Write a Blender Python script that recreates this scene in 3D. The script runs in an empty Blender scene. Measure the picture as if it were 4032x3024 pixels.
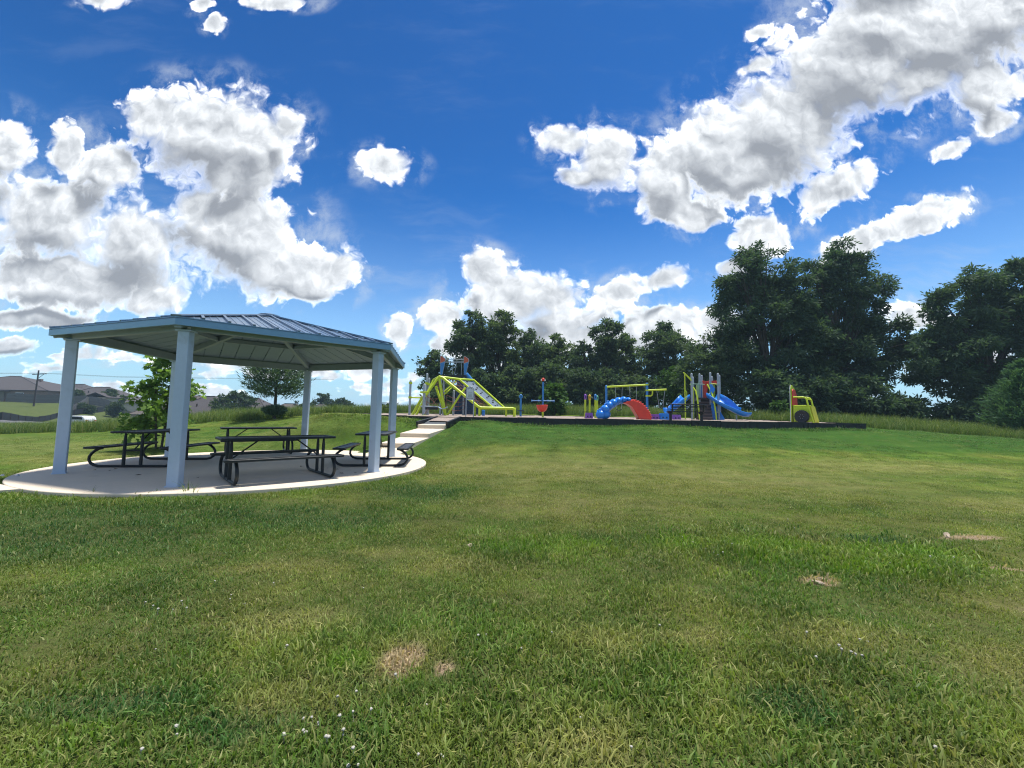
import bpy, bmesh, math, random
import numpy as np
from math import pi, sin, cos, radians, hypot
from mathutils import Vector, Matrix

random.seed(7)
RNG = np.random.default_rng(11)
scene = bpy.context.scene
COL = scene.collection

# ---------------------------------------------------------------- camera
EYE = 1.27                      # metres above the patio slab
PITCH, ROLL = 0.07659, 0.01756
cam_data = bpy.data.cameras.new("camera")
cam_data.sensor_fit = 'HORIZONTAL'
cam_data.sensor_width = 36.0
cam_data.lens = 36.0 * 1643.17 / 4032.0
cam_data.clip_start = 0.05
cam_data.clip_end = 3000.0
cam = bpy.data.objects.new("camera", cam_data)
COL.objects.link(cam)
fw = Vector((0, cos(PITCH), sin(PITCH)))
rt = Vector((1, 0, 0)); up = Vector((0, -sin(PITCH), cos(PITCH)))
rt2 = rt * cos(ROLL) + up * sin(ROLL)
up2 = up * cos(ROLL) - rt * sin(ROLL)
cam.matrix_world = Matrix(((rt2.x, up2.x, -fw.x, 0), (rt2.y, up2.y, -fw.y, 0),
                           (rt2.z, up2.z, -fw.z, EYE), (0, 0, 0, 1)))
scene.camera = cam

# ---------------------------------------------------------------- render / view
scene.view_settings.view_transform = 'Standard'
scene.view_settings.look = 'None'
scene.view_settings.gamma = 1.0
scene.view_settings.use_curve_mapping = False
scene.view_settings.exposure = 0.9
cy = scene.cycles
cy.max_bounces = 8
cy.diffuse_bounces = 3
cy.glossy_bounces = 3
cy.transmission_bounces = 4
cy.transparent_max_bounces = 6
cy.sample_clamp_indirect = 6.0
cy.use_denoising = True
cy.denoiser = 'OPENIMAGEDENOISE'
cy.denoising_input_passes = 'RGB_ALBEDO_NORMAL'
cy.denoising_prefilter = 'NONE'
scene.cycles.filter_width = 1.15
cy.caustics_reflective = False
cy.caustics_refractive = False

# ---------------------------------------------------------------- sun
SUN_EL, SUN_AZ = radians(78), radians(38)      # azimuth from +Y (view direction) toward +X
sdir = Vector((sin(SUN_AZ) * cos(SUN_EL), cos(SUN_AZ) * cos(SUN_EL), sin(SUN_EL)))
sun_data = bpy.data.lights.new("sun", 'SUN')
sun_data.energy = 3.4
sun_data.angle = radians(5.0)
sun_data.color = (1.0, 0.95, 0.87)
sun = bpy.data.objects.new("sun", sun_data)
COL.objects.link(sun)
sun.rotation_euler = sdir.to_track_quat('Z', 'Y').to_euler()
sun.location = sdir * 200

# ---------------------------------------------------------------- node helpers
class NT:
    def __init__(self, tree):
        self.t = tree
    def n(self, typ, **kw):
        nd = self.t.nodes.new(typ)
        for k, v in kw.items():
            if k == 'ins':
                for kk, vv in v.items():
                    s = nd.inputs[kk]
                    if isinstance(vv, bpy.types.NodeSocket):
                        self.t.links.new(vv, s)
                    else:
                        s.default_value = vv
            else:
                setattr(nd, k, v)
        return nd
    def l(self, a, b):
        self.t.links.new(a, b)
    def math(self, op, a, b=None, c=None, clamp=False):
        nd = self.t.nodes.new('ShaderNodeMath'); nd.operation = op; nd.use_clamp = clamp
        for i, v in enumerate((a, b, c)):
            if v is None: continue
            if isinstance(v, bpy.types.NodeSocket): self.t.links.new(v, nd.inputs[i])
            else: nd.inputs[i].default_value = v
        return nd.outputs[0]
    def vmath(self, op, a, b=None, scale=None):
        nd = self.t.nodes.new('ShaderNodeVectorMath'); nd.operation = op
        for i, v in enumerate((a, b)):
            if v is None: continue
            if isinstance(v, bpy.types.NodeSocket): self.t.links.new(v, nd.inputs[i])
            else: nd.inputs[i].default_value = v
        if scale is not None:
            if isinstance(scale, bpy.types.NodeSocket): self.t.links.new(scale, nd.inputs['Scale'])
            else: nd.inputs['Scale'].default_value = scale
        return nd.outputs['Value'] if op in ('LENGTH', 'DOT_PRODUCT', 'DISTANCE') else nd.outputs[0]
    def mix(self, fac, a, b, blend='MIX'):
        nd = self.t.nodes.new('ShaderNodeMix'); nd.data_type = 'RGBA'; nd.blend_type = blend
        for s, v in ((nd.inputs[0], fac), (nd.inputs[6], a), (nd.inputs[7], b)):
            if isinstance(v, bpy.types.NodeSocket): self.t.links.new(v, s)
            else: s.default_value = v if isinstance(v, (int, float)) else (*v, 1.0)[:4]
        return nd.outputs[2]
    def mapr(self, v, a, b, c=0.0, d=1.0, smooth=False):
        nd = self.t.nodes.new('ShaderNodeMapRange')
        nd.interpolation_type = 'SMOOTHSTEP' if smooth else 'LINEAR'
        nd.clamp = True
        for i, x in enumerate((v, a, b, c, d)):
            if isinstance(x, bpy.types.NodeSocket): self.t.links.new(x, nd.inputs[i])
            else: nd.inputs[i].default_value = x
        return nd.outputs[0]
    def noise(self, vec, scale, detail=4.0, rough=0.55, dims='3D', lac=2.0):
        nd = self.t.nodes.new('ShaderNodeTexNoise'); nd.noise_dimensions = dims
        if vec is not None: self.t.links.new(vec, nd.inputs['Vector'])
        nd.inputs['Scale'].default_value = scale
        nd.inputs['Detail'].default_value = detail
        nd.inputs['Roughness'].default_value = rough
        nd.inputs['Lacunarity'].default_value = lac
        return nd

# ---------------------------------------------------------------- sky with cumulus clouds
# (direction based: u = x/y, v = z/y of the view direction; each cloud is a cluster of soft lobes)
LOBES = [
(-0.775, 0.694, 0.221, 0.151, -0.07),
(-0.646, 0.671, 0.134, 0.128, -0.33),
(-0.687, 0.592, 0.173, 0.087, -0.42),
(-0.918, 0.734, 0.111, 0.082, -0.51),
(-0.579, 0.728, 0.058, 0.058, 0.02),
(-0.677, 0.443, 0.194, 0.149, -0.33),
(-0.557, 0.345, 0.193, 0.096, -0.12),
(-0.785, 0.512, 0.098, 0.075, -0.33),
(-0.449, 0.347, 0.091, 0.079, 0.02),
(-0.508, 0.294, 0.124, 0.04, 0.02),
(-1.277, 0.648, 0.104, 0.104, 0.02),
(-1.131, 0.638, 0.064, 0.093, 0.02),
(-1.023, 0.604, 0.11, 0.092, -0.33),
(-1.148, 0.47, 0.229, 0.137, -0.16),
(-0.937, 0.415, 0.171, 0.125, -0.42),
(-1.087, 0.313, 0.339, 0.096, -0.07),
(-0.88, 0.27, 0.107, 0.051, 0.02),
(-1.167, 0.213, 0.191, 0.031, -0.03),
(-0.323, 0.617, 0.093, 0.056, -0.16),
(-0.08, 0.36, 0.068, 0.07, 0.02),
(0.001, 0.286, 0.17, 0.096, -0.07),
(0.086, 0.293, 0.102, 0.085, 0.02),
(-0.173, 0.231, 0.068, 0.051, 0.02),
(0.103, 0.23, 0.158, 0.051, 0.02),
(-0.273, 0.201, 0.034, 0.051, 0.02),
(0.261, 0.302, 0.108, 0.048, 0.23),
(0.375, 0.342, 0.085, 0.041, 0.45),
(0.116, 0.698, 0.087, 0.056, 0.19),
(0.227, 0.645, 0.11, 0.11, 0.02),
(0.157, 0.601, 0.069, 0.035, -0.33),
(0.377, 0.593, 0.11, 0.127, 0.02),
(0.518, 0.668, 0.163, 0.163, 0.45),
(0.683, 0.745, 0.211, 0.187, 0.54),
(0.866, 0.91, 0.272, 0.201, 0.63),
(1.097, 1.004, 0.274, 0.167, 0.45),
(1.194, 0.866, 0.13, 0.1, 0.37),
(0.932, 1.039, 0.227, 0.155, 0.37),
(1.243, 1.058, 0.228, 0.156, 0.37),
(1.041, 0.876, 0.177, 0.089, 0.45),
(0.422, 0.504, 0.115, 0.052, 0.19),
(0.61, 0.634, 0.232, 0.104, 0.45),
(0.793, 0.571, 0.156, 0.067, 0.23),
(1.009, 0.509, 0.138, 0.06, 0.33),
(0.856, 0.447, 0.149, 0.048, 0.23),
(0.605, 0.46, 0.103, 0.069, -0.07),
(0.557, 0.371, 0.085, 0.041, 0.02),
(0.62, 1.005, 0.055, 0.024, 0.45),
(0.621, 0.902, 0.073, 0.028, 0.45),
(1.086, 0.679, 0.064, 0.03, 0.23),
(1.211, 0.767, 0.07, 0.047, 0.54),
(-0.622, 1.051, 0.119, 0.031, -0.07),
(-0.813, 1.045, 0.043, 0.031, 0.02),
(-1.07, 1.046, 0.072, 0.029, 0.02),
(-0.785, 0.987, 0.036, 0.031, 0.02),
(0.16, 0.197, 0.146, 0.043, 0.02),
(0.373, 0.241, 0.096, 0.038, 0.02),
(0.306, 0.211, 0.079, 0.034, 0.02),
(0.994, 0.252, 0.102, 0.038, 0.02),
(0.508, 0.232, 0.068, 0.045, 0.02),
(-1.205, 0.145, 0.089, 0.028, 0.02),
(-1.453, 0.524, 0.184, 0.184, 0.02),
(-1.553, 0.853, 0.165, 0.106, -0.16),
(1.446, 1.049, 0.18, 0.192, 0.37),
(1.496, 0.686, 0.14, 0.07, 0.19),
(-0.511, 1.22, 0.242, 0.097, -0.16),
(0.458, 1.278, 0.194, 0.073, 0.37),
(1.0, 1.209, 0.315, 0.157, 0.37),
(0.249, 0.184, 0.191, 0.052, 0.02),
(0.081, 0.185, 0.135, 0.058, 0.02),
(0.373, 0.23, 0.124, 0.056, 0.02),
(-0.12, 0.17, 0.101, 0.056, 0.02),
(0.507, 0.181, 0.135, 0.045, 0.02),
(0.982, 0.252, 0.09, 0.045, 0.02),
(1.124, 0.175, 0.135, 0.045, 0.02),
(-0.541, 0.087, 0.167, 0.024, 0.02),
(-0.342, 0.104, 0.1, 0.029, 0.02)
]
world = bpy.data.worlds.new("World")
scene.world = world
world.use_nodes = True
wt = world.node_tree
wt.nodes.clear()
W = NT(wt)
SKY_STRENGTH = 0.12

TILT = 0.42        # the right-hand cloud bank leans along this direction
def lobe_group():
    # union of soft elliptical lobes: 1 - smooth minimum of scaled distances
    g = bpy.data.node_groups.new("cloud_lobes", 'ShaderNodeTree')
    g.interface.new_socket("Vector", in_out='INPUT', socket_type='NodeSocketVector')
    g.interface.new_socket("Field", in_out='OUTPUT', socket_type='NodeSocketFloat')
    G = NT(g)
    gi = G.n('NodeGroupInput'); go = G.n('NodeGroupOutput')
    q = gi.outputs[0]
    ct, st = cos(TILT), sin(TILT)
    cbt = G.n('ShaderNodeCombineXYZ')
    G.l(G.vmath('DOT_PRODUCT', q, (ct, st, 0)), cbt.inputs[0]); G.l(G.vmath('DOT_PRODUCT', q, (-st, ct, 0)), cbt.inputs[1])
    qt = cbt.outputs[0]
    acc = None
    for (u, v, a, b, r) in LOBES:
        a *= 1.10; b *= 1.12
        tilted = r > 0.2
        src = qt if tilted else q
        if tilted: u, v = u * ct + v * st, -u * st + v * ct
        nd = G.n('ShaderNodeVectorMath', operation='MULTIPLY_ADD')
        G.l(src, nd.inputs[0]); nd.inputs[1].default_value = (1 / a, 1 / b, 0); nd.inputs[2].default_value = (-u / a, -v / b, 0)
        ln = G.vmath('LENGTH', nd.outputs[0])
        if acc is None: acc = ln
        else:
            sm = G.n('ShaderNodeMath', operation='SMOOTH_MIN')
            G.l(acc, sm.inputs[0]); G.l(ln, sm.inputs[1]); sm.inputs[2].default_value = 0.20
            acc = sm.outputs[0]
    G.l(G.math('SUBTRACT', 1.0, acc), go.inputs[0])
    return g
LOBE_GROUP = lobe_group()

tc = W.n('ShaderNodeTexCoord')
D = tc.outputs['Generated']
sx = W.n('ShaderNodeSeparateXYZ'); W.l(D, sx.inputs[0])
X, Y, Z = sx.outputs
# ahead: u = x/y, v = z/y; to the sides and behind the same kind of sky goes on in plain x, z
front = W.math('GREATER_THAN', Y, 0.3)
yc = W.math('MAXIMUM', Y, 0.3)
def pick(fv, bv): return W.math('ADD', bv, W.math('MULTIPLY', front, W.math('SUBTRACT', fv, bv)))
cb = W.n('ShaderNodeCombineXYZ')
W.l(pick(W.math('DIVIDE', X, yc), W.math('MULTIPLY', X, 1.7)), cb.inputs[0])
W.l(pick(W.math('DIVIDE', Z, yc), W.math('MULTIPLY', Z, 1.25)), cb.inputs[1])
UV = cb.outputs[0]
V_ = W.math('DIVIDE', Z, W.math('SQRT', W.math('MAXIMUM', W.math('ADD', W.math('MULTIPLY', X, X), W.math('MULTIPLY', Y, Y)), 0.0004)))
# low far-off cumulus rows near the horizon
mpl = W.vmath('MULTIPLY', UV, (5.0, 19.0, 1.0))
lown = W.noise(mpl, 1.0, 3.0, 0.55, '2D')
low = W.math('SUBTRACT', W.mapr(lown.outputs['Fac'], 0.40, 0.66, -0.25, 0.55), W.mapr(V_, 0.08, 0.30, 0.0, 0.9))
low = W.math('SUBTRACT', low, W.mapr(X, -0.10, 0.25, 0.0, 0.25))
extra = low

def lobes(vec):
    n = W.n('ShaderNodeGroup'); n.node_tree = LOBE_GROUP
    W.l(vec, n.inputs[0])
    return n.outputs[0]
def centred(nd, s):
    return W.vmath('SCALE', W.vmath('SUBTRACT', nd.outputs['Color'], (0.5, 0.5, 0.5)), scale=s)
wn = W.noise(UV, 5.0, 3.0, 0.6, '2D')
PW = W.vmath('ADD', UV, centred(wn, 0.06))
wn2 = W.noise(UV, 26.0, 2.0, 0.5, '2D')
PB = W.vmath('ADD', PW, centred(wn2, 0.03))
fld = W.math('MAXIMUM', W.math('MAXIMUM', lobes(PW), extra), -0.6)
def puff(vec):
    # billows (inverted cells) plus fractal wisps
    vo = W.n('ShaderNodeTexVoronoi', feature='F1', voronoi_dimensions='2D', normalize=False)
    vo.inputs['Scale'].default_value = 13.0; vo.inputs['Detail'].default_value = 3.0
    vo.inputs['Roughness'].default_value = 0.55; vo.inputs['Lacunarity'].default_value = 2.1
    W.l(vec, vo.inputs['Vector'])
    n1 = W.noise(vec, 6.5, 8.0, 0.54, '2D')
    return W.math('ADD', W.math('MULTIPLY', W.math('SUBTRACT', 0.62, vo.outputs['Distance']), 0.44),
                  W.math('MULTIPLY', W.math('SUBTRACT', n1.outputs['Fac'], 0.5), 0.95))
pa = puff(PB)
pb = puff(W.vmath('ADD', PB, (0.010, 0.020, 0)))
gate = W.math('SUBTRACT', W.mapr(fld, -0.30, 0.12, 0.04, 1.0), W.mapr(fld, 0.25, 0.6, 0.0, 0.55))
fr = W.noise(PB, 34.0, 6.0, 0.62, '2D')
fray = W.math('MULTIPLY', W.math('SUBTRACT', fr.outputs['Fac'], 0.5), 0.34)
d0 = W.math('ADD', fld, W.math('MULTIPLY', W.math('ADD', pa, fray), gate))
f_up = W.math('MAXIMUM', lobes(W.vmath('ADD', W.vmath('ADD', UV, (0.035, 0.085, 0)), centred(wn, 0.08))), W.math('MULTIPLY', extra, 0.7))
soft = W.noise(UV, 3.1, 2.0, 0.5, '2D')
alpha = W.mapr(d0, W.mapr(soft.outputs['Fac'], 0.35, 0.65, 0.02, 0.14), W.mapr(soft.outputs['Fac'], 0.35, 0.65, 0.60, 0.36), 0.0, 1.0, True)
# light from above: where more cloud lies upward than here the base is grey, tops and thin rims stay white
slope = W.math('SUBTRACT', f_up, fld)
thick = W.math('MULTIPLY', W.mapr(fld, 0.02, 0.42, 0.0, 1.0, True), W.mapr(d0, 0.20, 0.50, 0.0, 1.0, True))
alpha = W.math('MULTIPLY', alpha, W.mapr(fld, -0.20, -0.04, 0.0, 1.0))
shade = W.math('ADD', W.math('MULTIPLY', W.mapr(slope, -0.26, 0.30, 0.0, 1.0, True), 0.62), W.mapr(fld, 0.20, 0.85, 0.0, 0.34))
relief = W.math('MULTIPLY', W.math('SUBTRACT', pa, pb), 1.6)
relief = W.math('MULTIPLY', relief, W.math('MULTIPLY', W.mapr(slope, -0.25, 0.25, 1.0, 0.30), W.mapr(fld, 0.20, 0.70, 1.0, 0.5)))
rim = W.mapr(d0, 0.16, 0.50, 0.16, 0.0)
lum = W.math('SUBTRACT', W.math('ADD', W.math('ADD', 0.80, rim), relief), W.math('MULTIPLY', shade, thick))
lum = W.math('MINIMUM', W.math('MAXIMUM', lum, 0.0), 1.0)
vn = W.noise(PW, 6.0, 6.0, 0.65, '2D')
veil = W.math('MULTIPLY', W.mapr(fld, -0.34, 0.10, 0.0, 0.55, True), W.mapr(vn.outputs['Fac'], 0.46, 0.74, 0.0, 1.0, True))
k = 1.0 / SKY_STRENGTH
cr = W.n('ShaderNodeValToRGB')
els = cr.color_ramp.elements
els[0].position = 0.0; els[0].color = (0.185, 0.20, 0.225, 1)
els[1].position = 1.0; els[1].color = (1.25, 1.24, 1.22, 1)
e = els.new(0.45); e.color = (0.40, 0.42, 0.445, 1)
e = els.new(0.78); e.color = (0.60, 0.62, 0.64, 1)
W.l(lum, cr.inputs[0])
cloud_col = W.vmath('SCALE', cr.outputs[0], scale=k * 1.0)

sky = W.n('ShaderNodeTexSky')
sky.sky_type = 'NISHITA'
sky.sun_disc = False
sky.sun_elevation = SUN_EL
sky.sun_rotation = SUN_AZ
sky.altitude = 300
sky.air_density = 1.0
sky.dust_density = 0.2
sky.ozone_density = 1.5
# the phone renders the clear sky as a deep saturated blue: steepen the sky texture's own gradient
g0 = W.vmath('SCALE', sky.outputs[0], scale=0.153)
gm = W.n('ShaderNodeGamma'); gm.inputs['Gamma'].default_value = 2.0; W.l(g0, gm.inputs['Color'])
deep_blue = W.vmath('MULTIPLY', gm.outputs[0], (0.50 * k * .536, 1.22 * k * .536, 1.26 * k * .536))
hz = W.mapr(V_, 0.56, 0.02, 0.0, 1.0)
hz = W.math('MULTIPLY', W.math('MULTIPLY', hz, hz), 0.92)
clear = W.mix(hz, deep_blue, (0.56 * k * .536, 0.76 * k * .536, 0.98 * k * .536))
# thin cirrus streaks
cn = W.noise(W.vmath('MULTIPLY', PW, (1.6, 7.0, 1.0)), 1.5, 6.0, 0.62, '2D')
cirrus = W.math('MULTIPLY', W.mapr(cn.outputs['Fac'], 0.50, 0.85, 0.0, 0.45, True), W.mapr(V_, 0.55, 0.10, 0.15, 1.0))
base = W.mix(cirrus, clear, (0.62 * k * .536, 0.72 * k * .536, 0.84 * k * .536))
base = W.mix(veil, base, (0.70 * k * .536, 0.78 * k * .536, 0.88 * k * .536))
final = W.mix(alpha, base, cloud_col)
bg = W.n('ShaderNodeBackground'); bg.inputs['Strength'].default_value = SKY_STRENGTH
W.l(final, bg.inputs['Color'])
wo = W.n('ShaderNodeOutputWorld'); W.l(bg.outputs[0], wo.inputs['Surface'])
world.cycles.sampling_method = 'NONE'
# ---------------------------------------------------------------- mesh helpers
class MB:
    """collects shapes and links them as one mesh object"""
    def __init__(self):
        self.v = []; self.f = []
    def add(self, vs, fs):
        o = len(self.v)
        self.v += [tuple(p) for p in vs]
        self.f += [tuple(i + o for i in q) for q in fs]
        return self
    def box(self, c, s, rz=0.0, M=None):
        hx, hy, hz = s[0] / 2, s[1] / 2, s[2] / 2
        vs = [(x, y, z) for z in (-hz, hz) for x, y in ((-hx, -hy), (hx, -hy), (hx, hy), (-hx, hy))]
        R = M if M is not None else Matrix.Rotation(rz, 3, 'Z')
        C_ = Vector(c)
        vs = [R @ Vector(p) + C_ for p in vs]
        return self.add(vs, [(0, 3, 2, 1), (4, 5, 6, 7), (0, 1, 5, 4), (1, 2, 6, 5), (2, 3, 7, 6), (3, 0, 4, 7)])
    def beam(self, p0, p1, w, h, up=(0, 0, 1)):
        """rectangular bar from p0 to p1, width w across, height h along up"""
        p0, p1 = Vector(p0), Vector(p1)
        d = (p1 - p0).normalized(); s = d.cross(Vector(up))
        if s.length < 1e-4: s = d.cross(Vector((1, 0, 0)))
        s.normalize(); u = s.cross(d).normalized()
        vs = []
        for p in (p0, p1):
            for a, b in ((-1, -1), (1, -1), (1, 1), (-1, 1)):
                vs.append(p + s * a * w / 2 + u * b * h / 2)
        return self.add(vs, [(0, 1, 2, 3), (7, 6, 5, 4), (0, 4, 5, 1), (1, 5, 6, 2), (2, 6, 7, 3), (3, 7, 4, 0)])
    def tube(self, pts, r, n=8, caps=True, closed=False):
        pts = [Vector(p) for p in pts]
        m = len(pts)
        rs = r if isinstance(r, (list, tuple)) else [r] * m
        rings = []
        prev = None
        for i in range(m):
            if closed: t = pts[(i + 1) % m] - pts[i - 1]
            elif i == 0: t = pts[1] - pts[0]
            elif i == m - 1: t = pts[-1] - pts[-2]
            else: t = (pts[i + 1] - pts[i]).normalized() + (pts[i] - pts[i - 1]).normalized()
            t.normalize()
            if prev is None:
                a = Vector((0, 0, 1)) if abs(t.z) < 0.9 else Vector((1, 0, 0))
                u = t.cross(a).normalized()
            else:
                u = (prev - t * prev.dot(t)).normalized()
            prev = u
            w = t.cross(u)
            rings.append([pts[i] + (u * cos(2 * pi * k / n) + w * sin(2 * pi * k / n)) * rs[i] for k in range(n)])
        vs = [p for rg in rings for p in rg]
        fs = []
        for i in range(m if closed else m - 1):
            j = (i + 1) % m
            for k in range(n):
                k2 = (k + 1) % n
                fs.append((i * n + k, i * n + k2, j * n + k2, j * n + k))
        if caps and not closed:
            fs.append(tuple(range(n - 1, -1, -1)))
            fs.append(tuple((m - 1) * n + k for k in range(n)))
        return self.add(vs, fs)
    def cyl(self, p0, p1, r0, r1=None, n=12):
        return self.tube([p0, p1], [r0, r1 if r1 is not None else r0], n)
    def ball(self, c, r, n=12, m=8, M=None):
        rx, ry, rz = (r, r, r) if isinstance(r, (int, float)) else r
        C_ = Vector(c); vs = []; fs = []
        R = M if M is not None else Matrix.Identity(3)
        for i in range(m + 1):
            th = pi * i / m
            for k in range(n):
                ph = 2 * pi * k / n
                vs.append(C_ + R @ Vector((rx * sin(th) * cos(ph), ry * sin(th) * sin(ph), rz * cos(th))))
        for i in range(m):
            for k in range(n):
                k2 = (k + 1) % n
                fs.append((i * n + k, (i + 1) * n + k, (i + 1) * n + k2, i * n + k2))
        return self.add(vs, fs)
    def prism(self, poly, axis, d0, d1, M=None, o=(0, 0, 0)):
        """extrude a 2D polygon; axis 'y': poly in (x,z), 'x': poly in (y,z), 'z': poly in (x,y)"""
        n = len(poly); vs = []
        for d in (d0, d1):
            for a, b in poly:
                vs.append({'y': (a, d, b), 'x': (d, a, b), 'z': (a, b, d)}[axis])
        O = Vector(o)
        vs = [(M @ Vector(p) if M is not None else Vector(p)) + O for p in vs]
        fs = [tuple(range(n)), tuple(range(2 * n - 1, n - 1, -1))]
        for i in range(n):
            j = (i + 1) % n
            fs.append((i, n + i, n + j, j))
        return self.add(vs, fs)
    def lathe(self, prof, n=20, c=(0, 0, 0)):
        C_ = Vector(c); vs = []; fs = []
        for r, z in prof:
            for k in range(n):
                a = 2 * pi * k / n
                vs.append(C_ + Vector((r * cos(a), r * sin(a), z)))
        for i in range(len(prof) - 1):
            for k in range(n):
                k2 = (k + 1) % n
                fs.append((i * n + k, i * n + k2, (i + 1) * n + k2, (i + 1) * n + k))
        return self.add(vs, fs)
    def mesh(self, name, mat=None, smooth=None):
        me = bpy.data.meshes.new(name)
        me.from_pydata([tuple(p) for p in self.v], [], self.f)
        bm = bmesh.new(); bm.from_mesh(me)
        bmesh.ops.remove_doubles(bm, verts=bm.verts, dist=1e-5)
        bmesh.ops.recalc_face_normals(bm, faces=bm.faces)
        bm.to_mesh(me); bm.free()
        if smooth is not None:
            me.polygons.foreach_set('use_smooth', [True] * len(me.polygons))
            try: me.set_sharp_from_angle(angle=radians(smooth))
            except Exception: pass
        if mat is not None: me.materials.append(mat)
        return me
    def build(self, name, mat=None, parent=None, smooth=None, bevel=0.0):
        o = bpy.data.objects.new(name, self.mesh(name, mat, smooth))
        COL.objects.link(o)
        if parent is not None: o.parent = parent
        if bevel > 0:
            b = o.modifiers.new('bevel', 'BEVEL'); b.width = bevel; b.segments = 2
            b.limit_method = 'ANGLE'; b.angle_limit = radians(50)
        return o

def tag(o, label=None, cat=None, group=None, kind=None):
    if label: o['label'] = label
    if cat: o['category'] = cat
    if group: o['group'] = group
    if kind: o['kind'] = kind
    return o
def thing(name, label, cat, loc=(0, 0, 0), rz=0.0, group=None):
    o = bpy.data.objects.new(name, None)
    o.empty_display_size = 0.2
    COL.objects.link(o)
    o.location = loc; o.rotation_euler = (0, 0, rz)
    return tag(o, label, cat, group)
def part_copy(src, parent, loc=None, rot=None):
    c = src.copy(); COL.objects.link(c); c.parent = parent
    if loc is not None: c.location = loc
    if rot is not None: c.rotation_euler = rot
    return c
def copy_tree(o, parent=None):
    c = o.copy(); COL.objects.link(c)
    if parent is not None: c.parent = parent
    for ch in list(o.children): copy_tree(ch, c)
    return c
def arc(c, r, a0, a1, n, plane='xz'):
    out = []
    for i in range(n + 1):
        a = radians(a0 + (a1 - a0) * i / n)
        p, q = r * cos(a), r * sin(a)
        out.append((c[0] + p, c[1], c[2] + q) if plane == 'xz' else (c[0], c[1] + p, c[2] + q) if plane == 'yz' else (c[0] + p, c[1] + q, c[2]))
    return out

# ---------------------------------------------------------------- materials
MATS = {}
def mat(name, col, rough=0.6, metal=0.0, var=0.12, scale=6.0, bump=0.0, bscale=60.0, spec=0.5, dirt=None, dirt_amt=0.0, dirt_scale=2.0, coat=0.0):
    if name in MATS: return MATS[name]
    m = bpy.data.materials.new(name); m.use_nodes = True
    t = m.node_tree; t.nodes.clear(); N = NT(t)
    bs = N.n('ShaderNodeBsdfPrincipled'); out = N.n('ShaderNodeOutputMaterial')
    N.l(bs.outputs[0], out.inputs[0])
    tcn = N.n('ShaderNodeTexCoord'); P = tcn.outputs['Object']
    ns = N.noise(P, scale, 5.0, 0.6)
    lo = tuple(c * (1 - var) for c in col); hi = tuple(min(1, c * (1 + var)) for c in col)
    c = N.mix(N.mapr(ns.outputs['Fac'], 0.3, 0.7), lo, hi)
    if dirt is not None:
        dn = N.noise(P, dirt_scale, 8.0, 0.68)
        c = N.mix(N.mapr(dn.outputs['Fac'], 0.56, 0.72, 0.0, dirt_amt), c, dirt)
    N.l(c, bs.inputs['Base Color'])
    bs.inputs['Roughness'].default_value = rough
    N.l(N.mapr(ns.outputs['Fac'], 0.3, 0.7, max(0.02, rough - 0.07), min(1, rough + 0.07)), bs.inputs['Roughness'])
    bs.inputs['Metallic'].default_value = metal
    bs.inputs['Specular IOR Level'].default_value = spec
    bs.inputs['Coat Weight'].default_value = coat
    if bump > 0:
        bn = N.noise(P, bscale, 4.0, 0.6)
        b = N.n('ShaderNodeBump'); b.inputs['Strength'].default_value = bump; b.inputs['Distance'].default_value = 0.01
        N.l(bn.outputs['Fac'], b.inputs['Height']); N.l(b.outputs[0], bs.inputs['Normal'])
    MATS[name] = m
    return m

POST = mat('post_paint', (0.42, 0.52, 0.66), 0.45, 0.0, 0.03, 9, 0.0, 90, dirt=(0.22, 0.25, 0.28), dirt_amt=0.35, dirt_scale=3.5)
FASCIA = mat('fascia_paint', (0.17, 0.33, 0.50), 0.38, 0.0, 0.05, 8)
ROOFTOP = mat('roof_metal', (0.13, 0.20, 0.29), 0.30, 0.3, 0.15, 5, dirt=(0.25, 0.24, 0.22), dirt_amt=0.4, dirt_scale=4)
SOFFIT = mat('soffit_paint', (0.23, 0.315, 0.40), 0.55, 0.0, 0.05, 5)
BEAM = mat('beam_paint', (0.26, 0.33, 0.40), 0.5, 0.0, 0.06, 8)
BLACK = mat('black_coating', (0.010, 0.014, 0.017), 0.42, 0.0, 0.2, 14, 0.2, 160, spec=0.35)
GRILLE = mat('table_mesh', (0.034, 0.034, 0.040), 0.5, 0.0, 0.25, 20, 0.35, 220)
LIME = mat('lime_paint', (0.52, 0.66, 0.02), 0.35, 0.0, 0.06, 9)
BLUE = mat('blue_plastic', (0.012, 0.20, 0.68), 0.34, 0.0, 0.08, 6)
BLUEP = mat('blue_paint', (0.03, 0.20, 0.52), 0.36, 0.0, 0.06, 6)
NAVY = mat('navy_plastic', (0.012, 0.045, 0.11), 0.5, 0.0, 0.3, 5, 0.8, 14)
RED = mat('red_plastic', (0.64, 0.045, 0.025), 0.38, 0.0, 0.1, 6)
PURPLE = mat('purple_plastic', (0.22, 0.075, 0.40), 0.42, 0.0, 0.1, 6)
GREYP = mat('grey_paint', (0.33, 0.38, 0.43), 0.42, 0.0, 0.07, 6)
WALLP = mat('climb_panel', (0.12, 0.165, 0.22), 0.5, 0.0, 0.10, 7)
ROPE = mat('rope', (0.23, 0.10, 0.075), 0.9, 0.0, 0.2, 30)
STEEL = mat('galvanised', (0.42, 0.44, 0.46), 0.4, 0.6, 0.1, 20)
BROWN = mat('brown_deck', (0.055, 0.040, 0.045), 0.6, 0.0, 0.2, 12, 0.2, 80)
YELLOW = mat('yellow_plastic', (0.72, 0.47, 0.03), 0.4)
GREENP = mat('green_plastic', (0.12, 0.42, 0.25), 0.4)
TEALP = mat('pale_green_paint', (0.28, 0.45, 0.36), 0.45)
ORANGE = mat('orange_plastic', (0.50, 0.10, 0.045), 0.5)
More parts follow.
